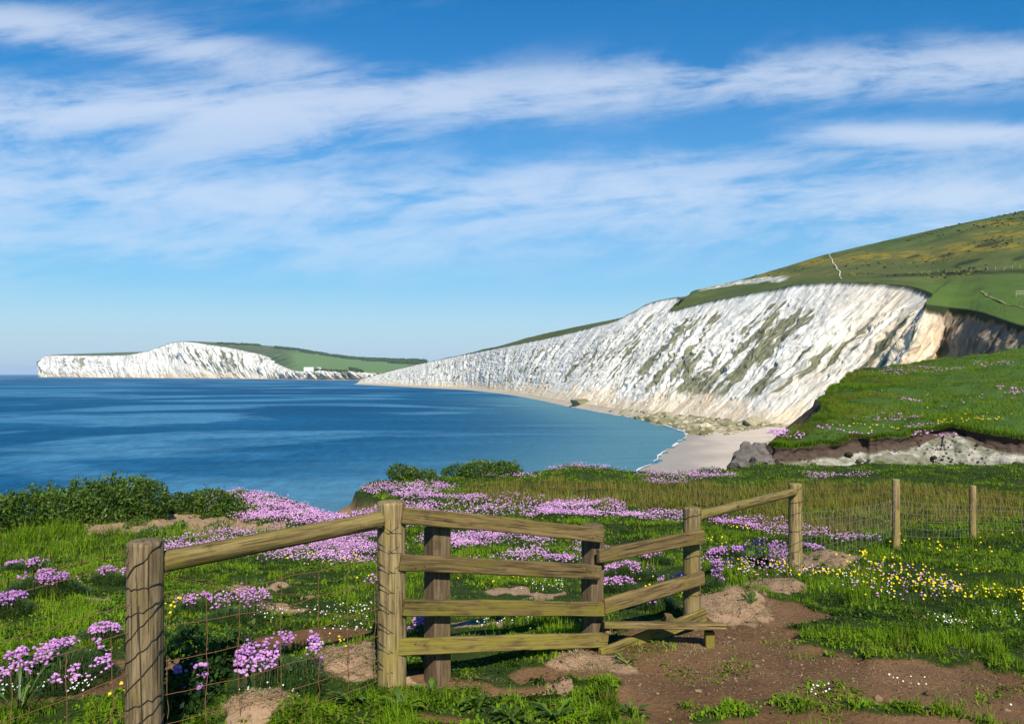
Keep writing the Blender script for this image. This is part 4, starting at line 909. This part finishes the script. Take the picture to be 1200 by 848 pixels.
for a in [(412, 822, .12, 16, 'bright jagged weed on the earth below the pale mound by the gate post'), (470, 832, .11, 14, 'dark spreading weed in front of the gate post foot'), (505, 812, .11, 12, 'small weed at the foot of the square gate post'), (22, 842, .17, 18, 'long strap-leaved weed in the bottom corner below the left path', .09, 1.0), (262, 772, .12, 22, 'tall shaded weed between left post and stalked pink thrift'), (235, 800, .15, 26, 'large dark weed in the shadow of the left post'),
          (560, 822, .12, 14, 'leafy weed on the grass in front of the gate middle'), (740, 828, .10, 12, 'low weed at the edge of the brown path'), (735, 770, .09, 12, 'small weed under the lowest angled board'), (880, 716, .10, 12, 'weed at the front of the sandy bank'), (600, 842, .13, 14, 'weed at the bottom edge below the gate'), (650, 832, .12, 14, 'weed between the gate and the brown path at the bottom edge')]:
    rosette(*a)
shrub('leafy_weed', [lump(212, 0, 4.75, 22, .30), lump(243, 0, 4.8, 20, .24), lump(226, 0, 4.5, 24, .20), lump(268, 0, 5.0, 18, .18)], 3400, .034, 'dark leafy mass of weeds close beside the near post', 'weed', mat=m_leaf('dark_weed_leaves', (.010, .030, .006), (.055, .115, .016), (.16, .13, .05), .25, .15, .6))

# ------------------------------------------------------------------ fence and stile timber
MW_BOARD = m_wood('weathered_board', (.060, .038, .014), (.185, .128, .048), (.140, .108, .022), .4)
MW_GREEN = m_wood('algae_board', (.070, .048, .015), (.190, .140, .040), (.185, .150, .024), .62)
MW_POST = m_wood('weathered_post', (.078, .052, .024), (.225, .165, .085), (.15, .115, .03), .3)
MW_DARK = m_wood('sawn_post', (.085, .055, .028), (.20, .138, .072), (.12, .095, .025), .2)
MW_ROUND = m_wood('round_rail', (.090, .062, .020), (.245, .18, .062), (.18, .145, .028), .5)
MW_PALE = m_wood('pale_post', (.105, .072, .028), (.285, .21, .095), (.20, .155, .04), .4)
MWIRE = m_plain('rusty_wire', (.16, .075, .035), .8, .3, .0)
MWIRE2 = m_plain('grey_wire', (.20, .19, .14), .7, .3, .2)

def round_mesh(name, L, r0, r1, mat, nseg=28, nrow=22, rough=.012, seed=0):
    """round timber along local +X"""
    xs = np.concatenate([[0, .004], np.linspace(.02, L - .02, nrow), [L - .004, L]]); v = []; th = np.linspace(0, 2 * np.pi, nseg, endpoint=False)
    for i, X in enumerate(xs):
        f = X / L; r = r0 * (1 - f) + r1 * f
        rr = r * (1 + (fbm(np.cos(th) * 2 + 5, np.sin(th) * 2 + X * 3, 3, seed) - .5) * rough * 8)
        if i in (0, len(xs) - 1): rr = rr - .012
        v.append(np.column_stack([np.full(nseg, X), rr * np.cos(th) + (fbm(X * 2, seed * 1.3, 2, seed) - .5) * .012, rr * np.sin(th)]))
    v = np.concatenate(v); R_ = len(xs); q = []
    for i in range(R_ - 1):
        for j in range(nseg):
            a = i * nseg + j; b = i * nseg + (j + 1) % nseg; q.append([a, b, b + nseg, a + nseg])
    c0, c1 = len(v), len(v) + 1
    v = np.concatenate([v, [[-.001, 0, 0], [L + .001, 0, 0]]])
    t = [[c0, (j + 1) % nseg, j] for j in range(nseg)] + [[c1, (R_ - 1) * nseg + j, (R_ - 1) * nseg + (j + 1) % nseg] for j in range(nseg)]
    return mesh_np(name, v, q, t, smooth=True, mat=mat)

def board_mesh(name, L, hgt, thk, mat, seed=0):
    """sawn board along local +X, hgt along local Z, thk along local Y; arrises knocked off, slightly warped"""
    b = .006; prof = np.array([(-1, -1, 1, 0), (1, -1, -1, 0), (1, -1, 0, 1), (1, 1, 0, -1), (1, 1, -1, 0), (-1, 1, 1, 0), (-1, 1, 0, -1), (-1, -1, 0, 1)], float)
    py = prof[:, 0] * thk / 2 + prof[:, 2] * b; pz = prof[:, 1] * hgt / 2 + prof[:, 3] * b
    xs = np.concatenate([[0, .005], np.linspace(.03, L - .03, 24), [L - .005, L]]); v = []
    for i, X in enumerate(xs):
        k = .93 if i in (0, len(xs) - 1) else 1
        dz = (fbm(X * 1.5, seed * 2.7, 2, seed) - .5) * .012; dy = (fbm(X * 1.2, seed * 1.9 + 7, 2, seed) - .5) * .010
        ed = (fbm(np.full(8, X * 9), prof[:, 0] * 3 + prof[:, 1] * 5, 3, seed) - .5) * .008
        v.append(np.column_stack([np.full(8, X), py * k + dy, pz * k + dz + ed]))
    v = np.concatenate(v); q = []
    for i in range(len(xs) - 1):
        for j in range(8):
            a = i * 8 + j; c = i * 8 + (j + 1) % 8; q.append([a, c, c + 8, a + 8])
    n0 = len(v); e = (len(xs) - 1) * 8; v = np.concatenate([v, [v[:8].mean(0)], [v[e:e + 8].mean(0)]])
    t = [[n0, (j + 1) % 8, j] for j in range(8)] + [[n0 + 1, e + j, e + (j + 1) % 8] for j in range(8)]
    return mesh_np(name, v, q, t, smooth=False, mat=mat)

def orient(a, b, face=None):
    """rotation taking local X to a->b with local Y nearest to `face`"""
    X = Vector(b - a).normalized(); Y = Vector(face) if face is not None else Vector((0, 1, 0)); Y = (Y - X * Y.dot(X)).normalized(); Z = X.cross(Y)
    return Matrix((X, Y, Z)).transposed().to_quaternion()

_sd = [0]
NAIL = mesh_np('nail', ICO1[0] * [.005, .003, .005], tris=ICO1[1], mat=m_plain('rust', (.045, .025, .015), .8, .3))
def add_round(name, root, a, b, r0, r1, mat):
    a, b = np.asarray(a, float), np.asarray(b, float); _sd[0] += 1
    return link(name, round_mesh(name, float(np.linalg.norm(b - a)), r0, r1, mat, seed=_sd[0]), root, Vector(a) - root.location, orient(a, b, (1, .001, 0) if abs((b - a)[2]) > .5 * np.linalg.norm(b - a) else None))
def add_board(name, root, a, b, hgt, thk, mat, face=None):
    a, b = np.asarray(a, float), np.asarray(b, float); _sd[0] += 1; L = float(np.linalg.norm(b - a))
    o = link(name, board_mesh(name, L, hgt, thk, mat, _sd[0]), root, Vector(a) - root.location, orient(a, b, face))
    if name == 'rail' and L > 1 and thk < .04:                # rusty nail heads at the posts
        for X in (.10, .16, L - .06, L - .10):
            n_ = link('nail', NAIL, o, (X, -thk / 2 - .001, float(rng.uniform(-.3, .3)) * hgt)); n_['label'] = 'rusty nail head'
    return o
def post(root, u, ytop, d, r, mat, square=False, deep=.25, name='post', tilt=(0, 0), face=None):
    t = W(u, ytop, d); g = float(H(t[0], t[1])); b = np.array([t[0] + tilt[0], t[1] + tilt[1], g - deep])
    if square: return add_board(name, root, b, t, r * 2, r * 2, mat, face or (0, 1, 0)), t, g
    return add_round(name, root, b, t, r * 1.03, r, mat), t, g

def tube(paths, r, sides=5):
    V, Q = [], []
    for p in paths:
        p = np.asarray(p, float); n = len(p)
        if n < 2: continue
        tg = np.gradient(p, axis=0); tg /= np.linalg.norm(tg, axis=1)[:, None] + 1e-12
        ref = np.where(np.abs(tg[:, 2:3]) > .8, np.array([[1., 0, 0]]), np.array([[0, 0, 1.]])); s1 = np.cross(tg, ref); s1 /= np.linalg.norm(s1, axis=1)[:, None] + 1e-12; s2 = np.cross(tg, s1)
        b0 = len(V)
        for i in range(n):
            for k in range(sides):
                a = 2 * math.pi * k / sides; V.append(p[i] + r * (s1[i] * math.cos(a) + s2[i] * math.sin(a)))
        for i in range(n - 1):
            for k in range(sides):
                k2 = (k + 1) % sides; Q.append([b0 + i * sides + k, b0 + i * sides + k2, b0 + (i + 1) * sides + k2, b0 + (i + 1) * sides + k])
    return np.array(V), np.array(Q)
def add_wire(name, root, paths, r, mat):
    V, Q = tube(paths, r); return link(name, mesh_np(name, V - np.array(root.location), Q, smooth=True, mat=mat), root)
def add_wires(name, root, paths, r, mat):
    for p in paths: add_wire(name, root, [p], r, mat)
def wire_line(a, b, sag=.015, n=26, wob=.006, seed=0):
    t = np.linspace(0, 1, n)[:, None]; p = a * (1 - t) + b * t; p[:, 2] -= sag * 4 * t[:, 0] * (1 - t[:, 0])
    p[1:-1] += (np.stack([fbm(t[1:-1, 0] * 9, t[1:-1, 0] * 0 + seed + k * 3.1, 2, 5) for k in range(3)], 1) - .5) * 2 * wob; return p
def netting(a0, b0, heights, nv, seed=0, slack=.01, vtop=0, bottom=None):
    """a0, b0: points at the post tops' level-zero; heights: drop of each line below them"""
    hs = []
    for k, h_ in enumerate(heights):
        ha, hb = (h_ if np.ndim(h_) == 0 else h_[0]), (h_ if np.ndim(h_) == 0 else h_[1])
        hs.append(wire_line(a0 - [0, 0, ha], b0 - [0, 0, hb], slack, 30, .008, seed + k * 1.7))
    vs = []
    for i in range(nv):
        f = (i + .5 + rng.normal(0, .12)) / nv; k = int(np.clip(f * 29, 0, 28)); fr_ = f * 29 - k
        pts = np.array([l[k] * (1 - fr_) + l[k + 1] * fr_ for l in hs[vtop:]])
        m = []
        for j in range(len(pts) - 1):
            m.append(pts[j]); m.append((pts[j] + pts[j + 1]) / 2 + rng.normal(0, .005, 3))
        m.append(pts[-1]); vs.append(np.array(m))
    return hs, vs
def post_ties(t, g, r, n, seed, slope=.12, lo=.12, hi=.92):
    out = []; rg = np.random.default_rng(seed)
    for i in range(n):
        h0 = t[2] - (t[2] - g) * (1 - hi + (hi - lo) * (i + rg.uniform(-.25, .25)) / max(n - 1, 1)); th = np.linspace(math.pi * .98, math.pi * 2.02, 16); sg = slope * rg.uniform(.1, 2.4)
        f = np.linspace(-.5, .5, 16); out.append(np.column_stack([t[0] + (r + .004) * np.cos(th), t[1] + (r + .004) * np.sin(th), h0 + sg * f + rg.normal(0, .006, 16)]))
    return out

# left length: round rail on stout posts with rusty netting
rootL = empty('rail_fence', W(170, 900, 3.8).tolist()); tag(rootL, 'weathered post with round wooden rail and rusty wire netting, left of the gate', 'fence')
pA, tA, gA = post(rootL, 170, 633, 3.8, .081, MW_POST)
pA0, tA0, gA0 = post(rootL, -330, 725, 2.55, .08, MW_POST)
tB = W(458, 587, 4.75); gB = float(H(tB[0], tB[1]))
add_round('rail', rootL, W(189, 658, 3.86), W(447, 609, 4.66), .052, .049, MW_ROUND)
la = tA - [0, 0, 0]; lb = tA0
hs, vs = netting(la, lb, [(.02, .05), (.07, .12)], 0, 3, .03)
for l in hs:
    bw = []
    for i, p in enumerate(l):
        bw.append(p)
        if i % 2 == 0: bw += [p + [.002, 0, .014], p + [.001, 0, -.014], p + [.0005, .0005, 0]]
    add_wire('barbed_wire', rootL, [np.array(bw)], .0020, MWIRE)
hs, vs = netting(la, lb, [(.28, .28), (.40, .41), (.60, .62), (.78, .80), (.92, .95), (1.03, 1.08)], 6, 7, .02, 1)
add_wire('wire_netting', rootL, hs + vs, .0019, MWIRE)
hs, vs = netting(tA, tB, [(.27, .30), (.42, .44), (.58, .60), (.74, .76), (.88, .90), (1.0, 1.02)], 7, 17, .03, 0)
diag = [wire_line(tA - [0, 0, .12], tB - [0, 0, .72], .03, 24, .012, 31.), wire_line(tA - [0, 0, .13], tB - [.5, 0, .55], .02, 24, .012, 35.)]
add_wire('wire_netting', rootL, hs + vs + diag, .0018, MWIRE)
add_wires('tie_wire', rootL, post_ties(tA, gA, .083, 9, 5, .13) + [np.column_stack([tA[0] + .018 + np.linspace(-.01, .012, 12), np.full(12, tA[1] - .084), np.linspace(tA[2] - .28, gA + .02, 12)])], .0026, m_plain('dark_wire', (.035, .026, .02), .7, .3))

# the gate panel and angled stile panel
rootG = empty('wooden_stile', W(600, 770, 5.4).tolist()); tag(rootG, 'mossy wooden kissing-gate panel and angled stile boards with a step', 'stile')
n1 = np.array([W(705, 0, 5.62)[0] - W(472, 0, 4.68)[0], 5.62 - 4.68, 0.0]); n1 /= np.linalg.norm(n1); face1 = (-n1[1] * -1, n1[0], 0)
face1 = Vector((-n1[1], n1[0], 0))
post(rootG, 458, 587, 4.75, .081, MW_PALE, tilt=(.005, 0))
dC = 4.98; post(rootG, 513, 613, dC, .061, MW_DARK, True, face=face1)
dD = 5.70; post(rootG, 694, 614, dD, .058, MW_DARK, True, face=face1)
bl = [((471, 602.5, 4.70), (706, 627, 5.60), MW_BOARD), ((468, 659, 4.69), (703, 670.5, 5.60), MW_BOARD), ((472, 711, 4.70), (709, 713, 5.60), MW_GREEN), ((467, 757.5, 4.69), (711, 749.5, 5.60), MW_GREEN)]
for a, b, m in bl: add_board('rail', rootG, W(*a), W(*b), .096, .034, m, face1)
n2 = np.array([W(824, 0, 6.1)[0] - W(700, 0, 5.5)[0], .6, 0.0]); n2 /= np.linalg.norm(n2); face2 = Vector((-n2[1], n2[0], 0))
tE = W(811, 594, 6.22); post(rootG, 811, 594, 6.22, .066, MW_PALE)
bl = [((701, 651.5, 5.56), (824, 628, 6.10), MW_BOARD, .098), ((708, 711, 5.57), (824, 677, 6.10), MW_BOARD, .104)]
for a, b, m, h_ in bl: add_board('rail', rootG, W(*a), W(*b), h_, .034, m, face2)
add_board('rail', rootG, W(703, 768, 5.50), W(826, 719, 6.12), .098, .034, MW_GREEN, face2)
st = add_board('step_board', rootG, W(706, 731.5, 5.62), W(848, 733.5, 5.66), .17, .045, MW_BOARD, (0, .25, 1)); 
tS = W(831, 739, 5.68); gS = float(H(tS[0], tS[1])); add_board('step_leg', rootG, np.array([tS[0], tS[1], gS - .15]), tS, .064, .064, MW_GREEN, (0, 1, 0))
add_board('step_leg', rootG, W(776, 760, 6.25), W(784, 721, 6.2), .06, .09, MW_BOARD, (0, 1, 0))
dkw = bpy.data.materials['dark_wire']
z = []
for i in range(8):
    hh = tB[2] - .12 - i * .115; zz_ = np.array([[-.083, 0, hh], [-.06, -.062, hh - .03], [0, -.084, hh - .055], [.05, -.068, hh - .02], [.083, 0, hh - .004]]); z.append(zz_ + [tB[0], tB[1], 0])
    z.append(np.array([[-.08, -.01, hh], [-.05, -.07, hh - .002], [.02, -.084, hh - .05], [.07, -.05, hh - .06]]) + [tB[0], tB[1], 0])
add_wires('tie_wire', rootG, z, .0026, dkw)
add_wires('tie_wire', rootG, post_ties(tE, float(H(tE[0], tE[1])), .068, 6, 8, .02), .002, dkw)

# right length: round rail, then post and wire
rootR = empty('wire_fence', W(932, 676, 8.2).tolist()); tag(rootR, 'slim pale posts with grey wire netting and a round rail, right of the stile', 'fence')
pF, tF, gF = post(rootR, 932, 566, 8.2, .067, MW_PALE)
pG, tG, gG = post(rootR, 1050, 561, 11.6, .052, MW_PALE)
pH, tH, gH = post(rootR, 1140, 568.5, 12.8, .050, MW_PALE)
t, g = W(1330, 574, 14.6), 0; pI, tI, gI = post(rootR, 1330, 577, 14.6, .05, MW_PALE)
add_round('rail', rootR, W(818, 604, 6.28), W(930, 576.5, 8.14), .040, .038, MW_ROUND)
for a, b, k in ((tF, tG, 14), (tG, tH, 7), (tH, tI, 10)):
    hh = np.array([.30, .38, .47, .57, .68, .80]); off = a[2] - b[2]
    hs, vs = netting(a, b, [(q, q) for q in hh], k * 2, int(k), .03, 0); tp, _ = netting(a, b, [(.06, .06), (.16, .16)], 0, 3, .03)
    add_wire('wire_netting', rootR, hs + vs, .0019, MWIRE2); add_wires('strand_wire', rootR, tp, .0024, MWIRE)
add_wires('tie_wire', rootR, post_ties(tF, gF, .069, 7, 12, .05), .0022, dkw)

# ------------------------------------------------------------------ small things
def rock(u, v, d, r, label, mat, z=None, nm='rock', group=None):
    p = W(u, v, d); V = ICO3[0].copy(); nn = 1 + (fbm(V[:, 0] * 1.6 + u, V[:, 1] * 1.6 + V[:, 2] * 2.1, 4, int(u)) - .5) * 1.3; V = V * nn[:, None] * np.array(r)
    o = link(nm, mesh_np(nm, V, tris=ICO3[1], attrs={'rnd': np.full(len(V), .15)}, smooth=False, mat=mat), None, p); tag(o, label, 'rock', group); return o
s = NT('dark_rock'); o = s.obj(); n = s.noise(o, 1.5, 5); s.color(s.mix(n, (.05, .045, .04), (.20, .17, .14))); s.rough(.9, .2); s.bump(n, .8, .3); MROCK = s.m
GR = 'fallen rocks at the gully mouth'
rock(872, 540, 52, (.9, .8, .9), 'large dark fallen rock at the gully mouth above the beach', MROCK, group=GR)
rock(888, 531, 56, (.8, .8, .7), 'dark rock wedged under the tip of the terrace', MROCK, group=GR)
rock(893, 543, 51, (.8, .7, .55), 'low dark rock beside the green lip of the gully', MROCK, group=GR)
c = GP(372, 748); o = rock(372, 746, c[1], (.05, .035, .02), 'small white stone lying on the bare path behind the netting', m_plain('white_stone', (.75, .74, .70), .8, .2), nm='white_stone')
o.location = (c[0], c[1], float(H(c[0], c[1])) + .012)

# path, fence and far buildings on the down
def hill_pt(u, y, CVx=None):
    D = CV if CVx is None else CVx; uu, yy = UV(D[er:]); i = np.argmin((uu - u) ** 2 + (yy - y) ** 2 * 4); return D[er:].reshape(-1, 3)[i]
def ribbon(name, px, wd, mat, label, up=.3):
    P = []
    for (u0, y0), (u1, y1) in zip(px[:-1], px[1:]):
        for f in np.linspace(0, 1, 8, endpoint=False): P.append(hill_pt(u0 + (u1 - u0) * f, y0 + (y1 - y0) * f))
    P = np.array(P); P = catmull(P[::3], 80); tg = np.gradient(P, axis=0); sdv = np.stack([tg[:, 1], -tg[:, 0], 0 * tg[:, 0]], 1); sdv /= np.linalg.norm(sdv, axis=1)[:, None] + 1e-9
    w_ = wd * (.6 + .8 * fbm(np.arange(80) / 5, np.zeros(80), 3, 4)); P[:, 2] += up
    V = np.stack([P - sdv * w_[:, None], P + sdv * w_[:, None]], 1).reshape(-1, 3); Q = [[2 * i, 2 * i + 1, 2 * i + 3, 2 * i + 2] for i in range(79)]
    tag(link(name, mesh_np(name, V, Q, mat=mat)), label, 'path', kind='structure')
MPATH = m_plain('chalk_path', (.50, .46, .36), .95, .1, scale=.5)
ribbon('path', [(973, 297), (972, 300), (975, 304), (976, 308), (980, 312), (981, 316), (985, 319), (984, 323), (987, 328)], .30, MPATH, 'steep white chalk path up the down')
ribbon('path', [(1150, 341), (1155, 346), (1165, 350), (1185, 357), (1205, 362)], .5, m_plain('worn_grass', (.15, .15, .06), .95, .1, scale=.5), 'worn track across the lush cliff-top grass', .12)
fence_pts = [hill_pt(u, y) for u, y in zip(np.linspace(1080, 1215, 15), np.interp(np.linspace(1080, 1215, 15), [1080, 1140, 1215], [320.5, 317.5, 314.5]))]
rt = empty('post_fence', fence_pts[0].tolist()); tag(rt, 'row of tiny pale fence posts across the green down', 'fence')
MTINY = m_plain('pale_timber', (.30, .28, .22), .9, .1)
pm = round_mesh('post', 2.0, .11, .10, MTINY, 8, 4); rx = Quaternion((0, 1, 0), -math.pi / 2)
for p in fence_pts: link('post', pm, rt, Vector(p) - rt.location + Vector((0, 0, -.4)), rx)
wv_ = [np.array(fence_pts) + [0, 0, h_] for h_ in (.7, 1.4)]; V, Q = tube(wv_, .03, 4); link('wire', mesh_np('wire', V - np.array(rt.location), Q, mat=MTINY), rt)
g0 = hill_pt(1196, 347); rt = empty('field_gate', g0.tolist()); tag(rt, 'small white field gate on the grass at the far right', 'gate')
for dx in (-1.4, 1.4): link('post', pm, rt, Vector((dx, 0, -.3)), rx)
for hz_ in (.6, 1.1, 1.6): link('rail', board_mesh('rail', 2.8, .14, .06, MTINY, 3), rt, Vector((-1.4, -.18, hz_)))

def house(u, y, d, wx, dy, h, roofh, rc, label):
    p = W(u, y, d); rt = empty('house', p.tolist()); tag(rt, label, 'house')
    x, yy = wx / 2, dy / 2
    V = [(-x, -yy, -6), (x, -yy, -6), (x, yy, -6), (-x, yy, -6), (-x, -yy, h), (x, -yy, h), (x, yy, h), (-x, yy, h), (-x, 0, h + roofh * .9), (x, 0, h + roofh * .9)]
    link('wall', mesh_np('wall', V, [(0, 1, 5, 4), (1, 2, 6, 5), (2, 3, 7, 6), (3, 0, 4, 7)], [(4, 7, 8), (5, 9, 6)], mat=m_plain('render_wall', (.72, .71, .67), .9, .1)), rt)
    e = .6; R_ = [(-x - e, -yy - e, h - .3), (x + e, -yy - e, h - .3), (x + e, 0, h + roofh), (-x - e, 0, h + roofh), (x + e, yy + e, h - .3), (-x - e, yy + e, h - .3)]
    link('roof', mesh_np('roof', R_, [(0, 1, 2, 3), (3, 2, 4, 5)], mat=m_plain('slate', rc, .9, .1)), rt)
    n = max(2, int(wx / 5))
    for i in range(n):
        cx = -x + wx * (i + .5) / n; link('window', mesh_np('window', [(cx - .7, -yy - .06, h * .35), (cx + .7, -yy - .06, h * .35), (cx + .7, -yy - .06, h * .75), (cx - .7, -yy - .06, h * .75), (cx - .7, -yy + .1, h * .35), (cx + .7, -yy + .1, h * .35), (cx + .7, -yy + .1, h * .75), (cx - .7, -yy + .1, h * .75)], [(0, 1, 2, 3), (1, 5, 6, 2), (4, 0, 3, 7), (3, 2, 6, 7), (0, 4, 5, 1)], mat=MROCK), rt)
house(362, 433.2, 3050, 36, 10, 6, 4, (.55, .54, .52), 'long white house on the low far shore')
house(374, 432.6, 3080, 16, 9, 5, 3.5, (.35, .33, .32), 'short white house beside the long one on the far shore')

# woods on the far ridge
WP = []
uu, yy = UV(FV[fer:]); FLAT = FV[fer:].reshape(-1, 3); uu, yy = uu.ravel(), yy.ravel()
def far_pt(u, y): return FLAT[np.argmin((uu - u) ** 2 + 4 * (yy - y) ** 2)]
belts = [(255, 402.3, 305, 404.5, 1.0, 50), (322, 407, 352, 409.5, 1.5, 80), (352, 410, 400, 417, 2.6, 300), (400, 417.5, 440, 421, 2.4, 280), (425, 420.5, 500, 422.5, 2.6, 480), (455, 423, 500, 425, 2.5, 260), (370, 434.5, 408, 437.5, 1.5, 90), (410, 432, 425, 436, 1.5, 50)]
for u0, y0, u1, y1, sp, n in belts:
    for i in range(n):
        f = rng.random(); WP.append(far_pt(u0 + (u1 - u0) * f, y0 + (y1 - y0) * f + rng.uniform(-.3, sp)))
WP = np.array(WP); r = rng.uniform(3.5, 8, len(WP))
V_, T_, m = scatter(ICO2, WP + np.column_stack([0 * r, 0 * r, r * .5]), np.column_stack([r * 1.1, r * 1.1, r * .9]), jit=.16)
acc = Acc(); acc.add(V_, None, T_, np.clip(np.repeat(rng.random(len(WP)) * .6, m) + rng.normal(.15, .15, len(V_)), 0, 1), np.zeros(len(V_)))
tag(link('woods', acc.mesh('woods', m_leaf('far_foliage', (.016, .038, .012), (.05, .085, .02), None, .1, .1, .8))), 'dark tree belts along the far ridge', 'woods', kind='stuff')
# low scrub on the near down
SP = []
CF = CV[er:]; cu, cyy = UV(CF)
k = (cu > 830) & (cu < 1210) & (cyy < 326); flat = CF[k]; nn = fbm(flat[:, 0] / 30, flat[:, 1] / 30, 4, 601); cand = flat[nn > .56]
SP = cand[rng.integers(0, len(cand), 600)] + rng.normal(0, 1.0, (600, 3)) * [1, 1, 0]
r = rng.uniform(.25, .8, len(SP)); V_, T_, m = scatter(ICO1, SP + np.column_stack([0 * r, 0 * r, r * .2]), np.column_stack([r * 1.3, r * 1.3, r * .8]), jit=.2)
acc = Acc(); acc.add(V_, None, T_, np.repeat(rng.random(len(SP)), m), np.repeat((rng.random(len(SP)) < .25) * .7, m))
tag(link('scrub', acc.mesh('scrub', m_leaf('scrub_foliage', (.022, .036, .010), (.06, .07, .02), (.25, .18, .02), .1, .1, .8))), 'low dark scrub dotted over the steep down', 'scrub', kind='stuff')

# ------------------------------------------------------------------ haze: thin sea air
HB = 33000.; zt = 230.; zb = -6.
V = [(-HB, -HB, zb), (HB, -HB, zb), (HB, HB, zb), (-HB, HB, zb), (-HB, -HB, zt), (HB, -HB, zt), (HB, HB, zt), (-HB, HB, zt)]
hm = bpy.data.materials.new('sea_air'); hm.use_nodes = True; nt = hm.node_tree; nt.nodes.remove(nt.nodes['Principled BSDF'])
pv = nt.nodes.new('ShaderNodeVolumePrincipled'); pv.inputs['Color'].default_value = (.62, .78, 1, 1); pv.inputs['Density'].default_value = 3.4e-5; pv.inputs['Anisotropy'].default_value = .0
nt.links.new(pv.outputs[0], nt.nodes['Material Output'].inputs['Volume'])
tag(link('haze', mesh_np('haze', V, [(0, 3, 2, 1), (4, 5, 6, 7), (0, 1, 5, 4), (1, 2, 6, 5), (2, 3, 7, 6), (3, 0, 4, 7)], mat=hm)), 'thin blue sea haze over the whole bay', 'haze', kind='stuff')
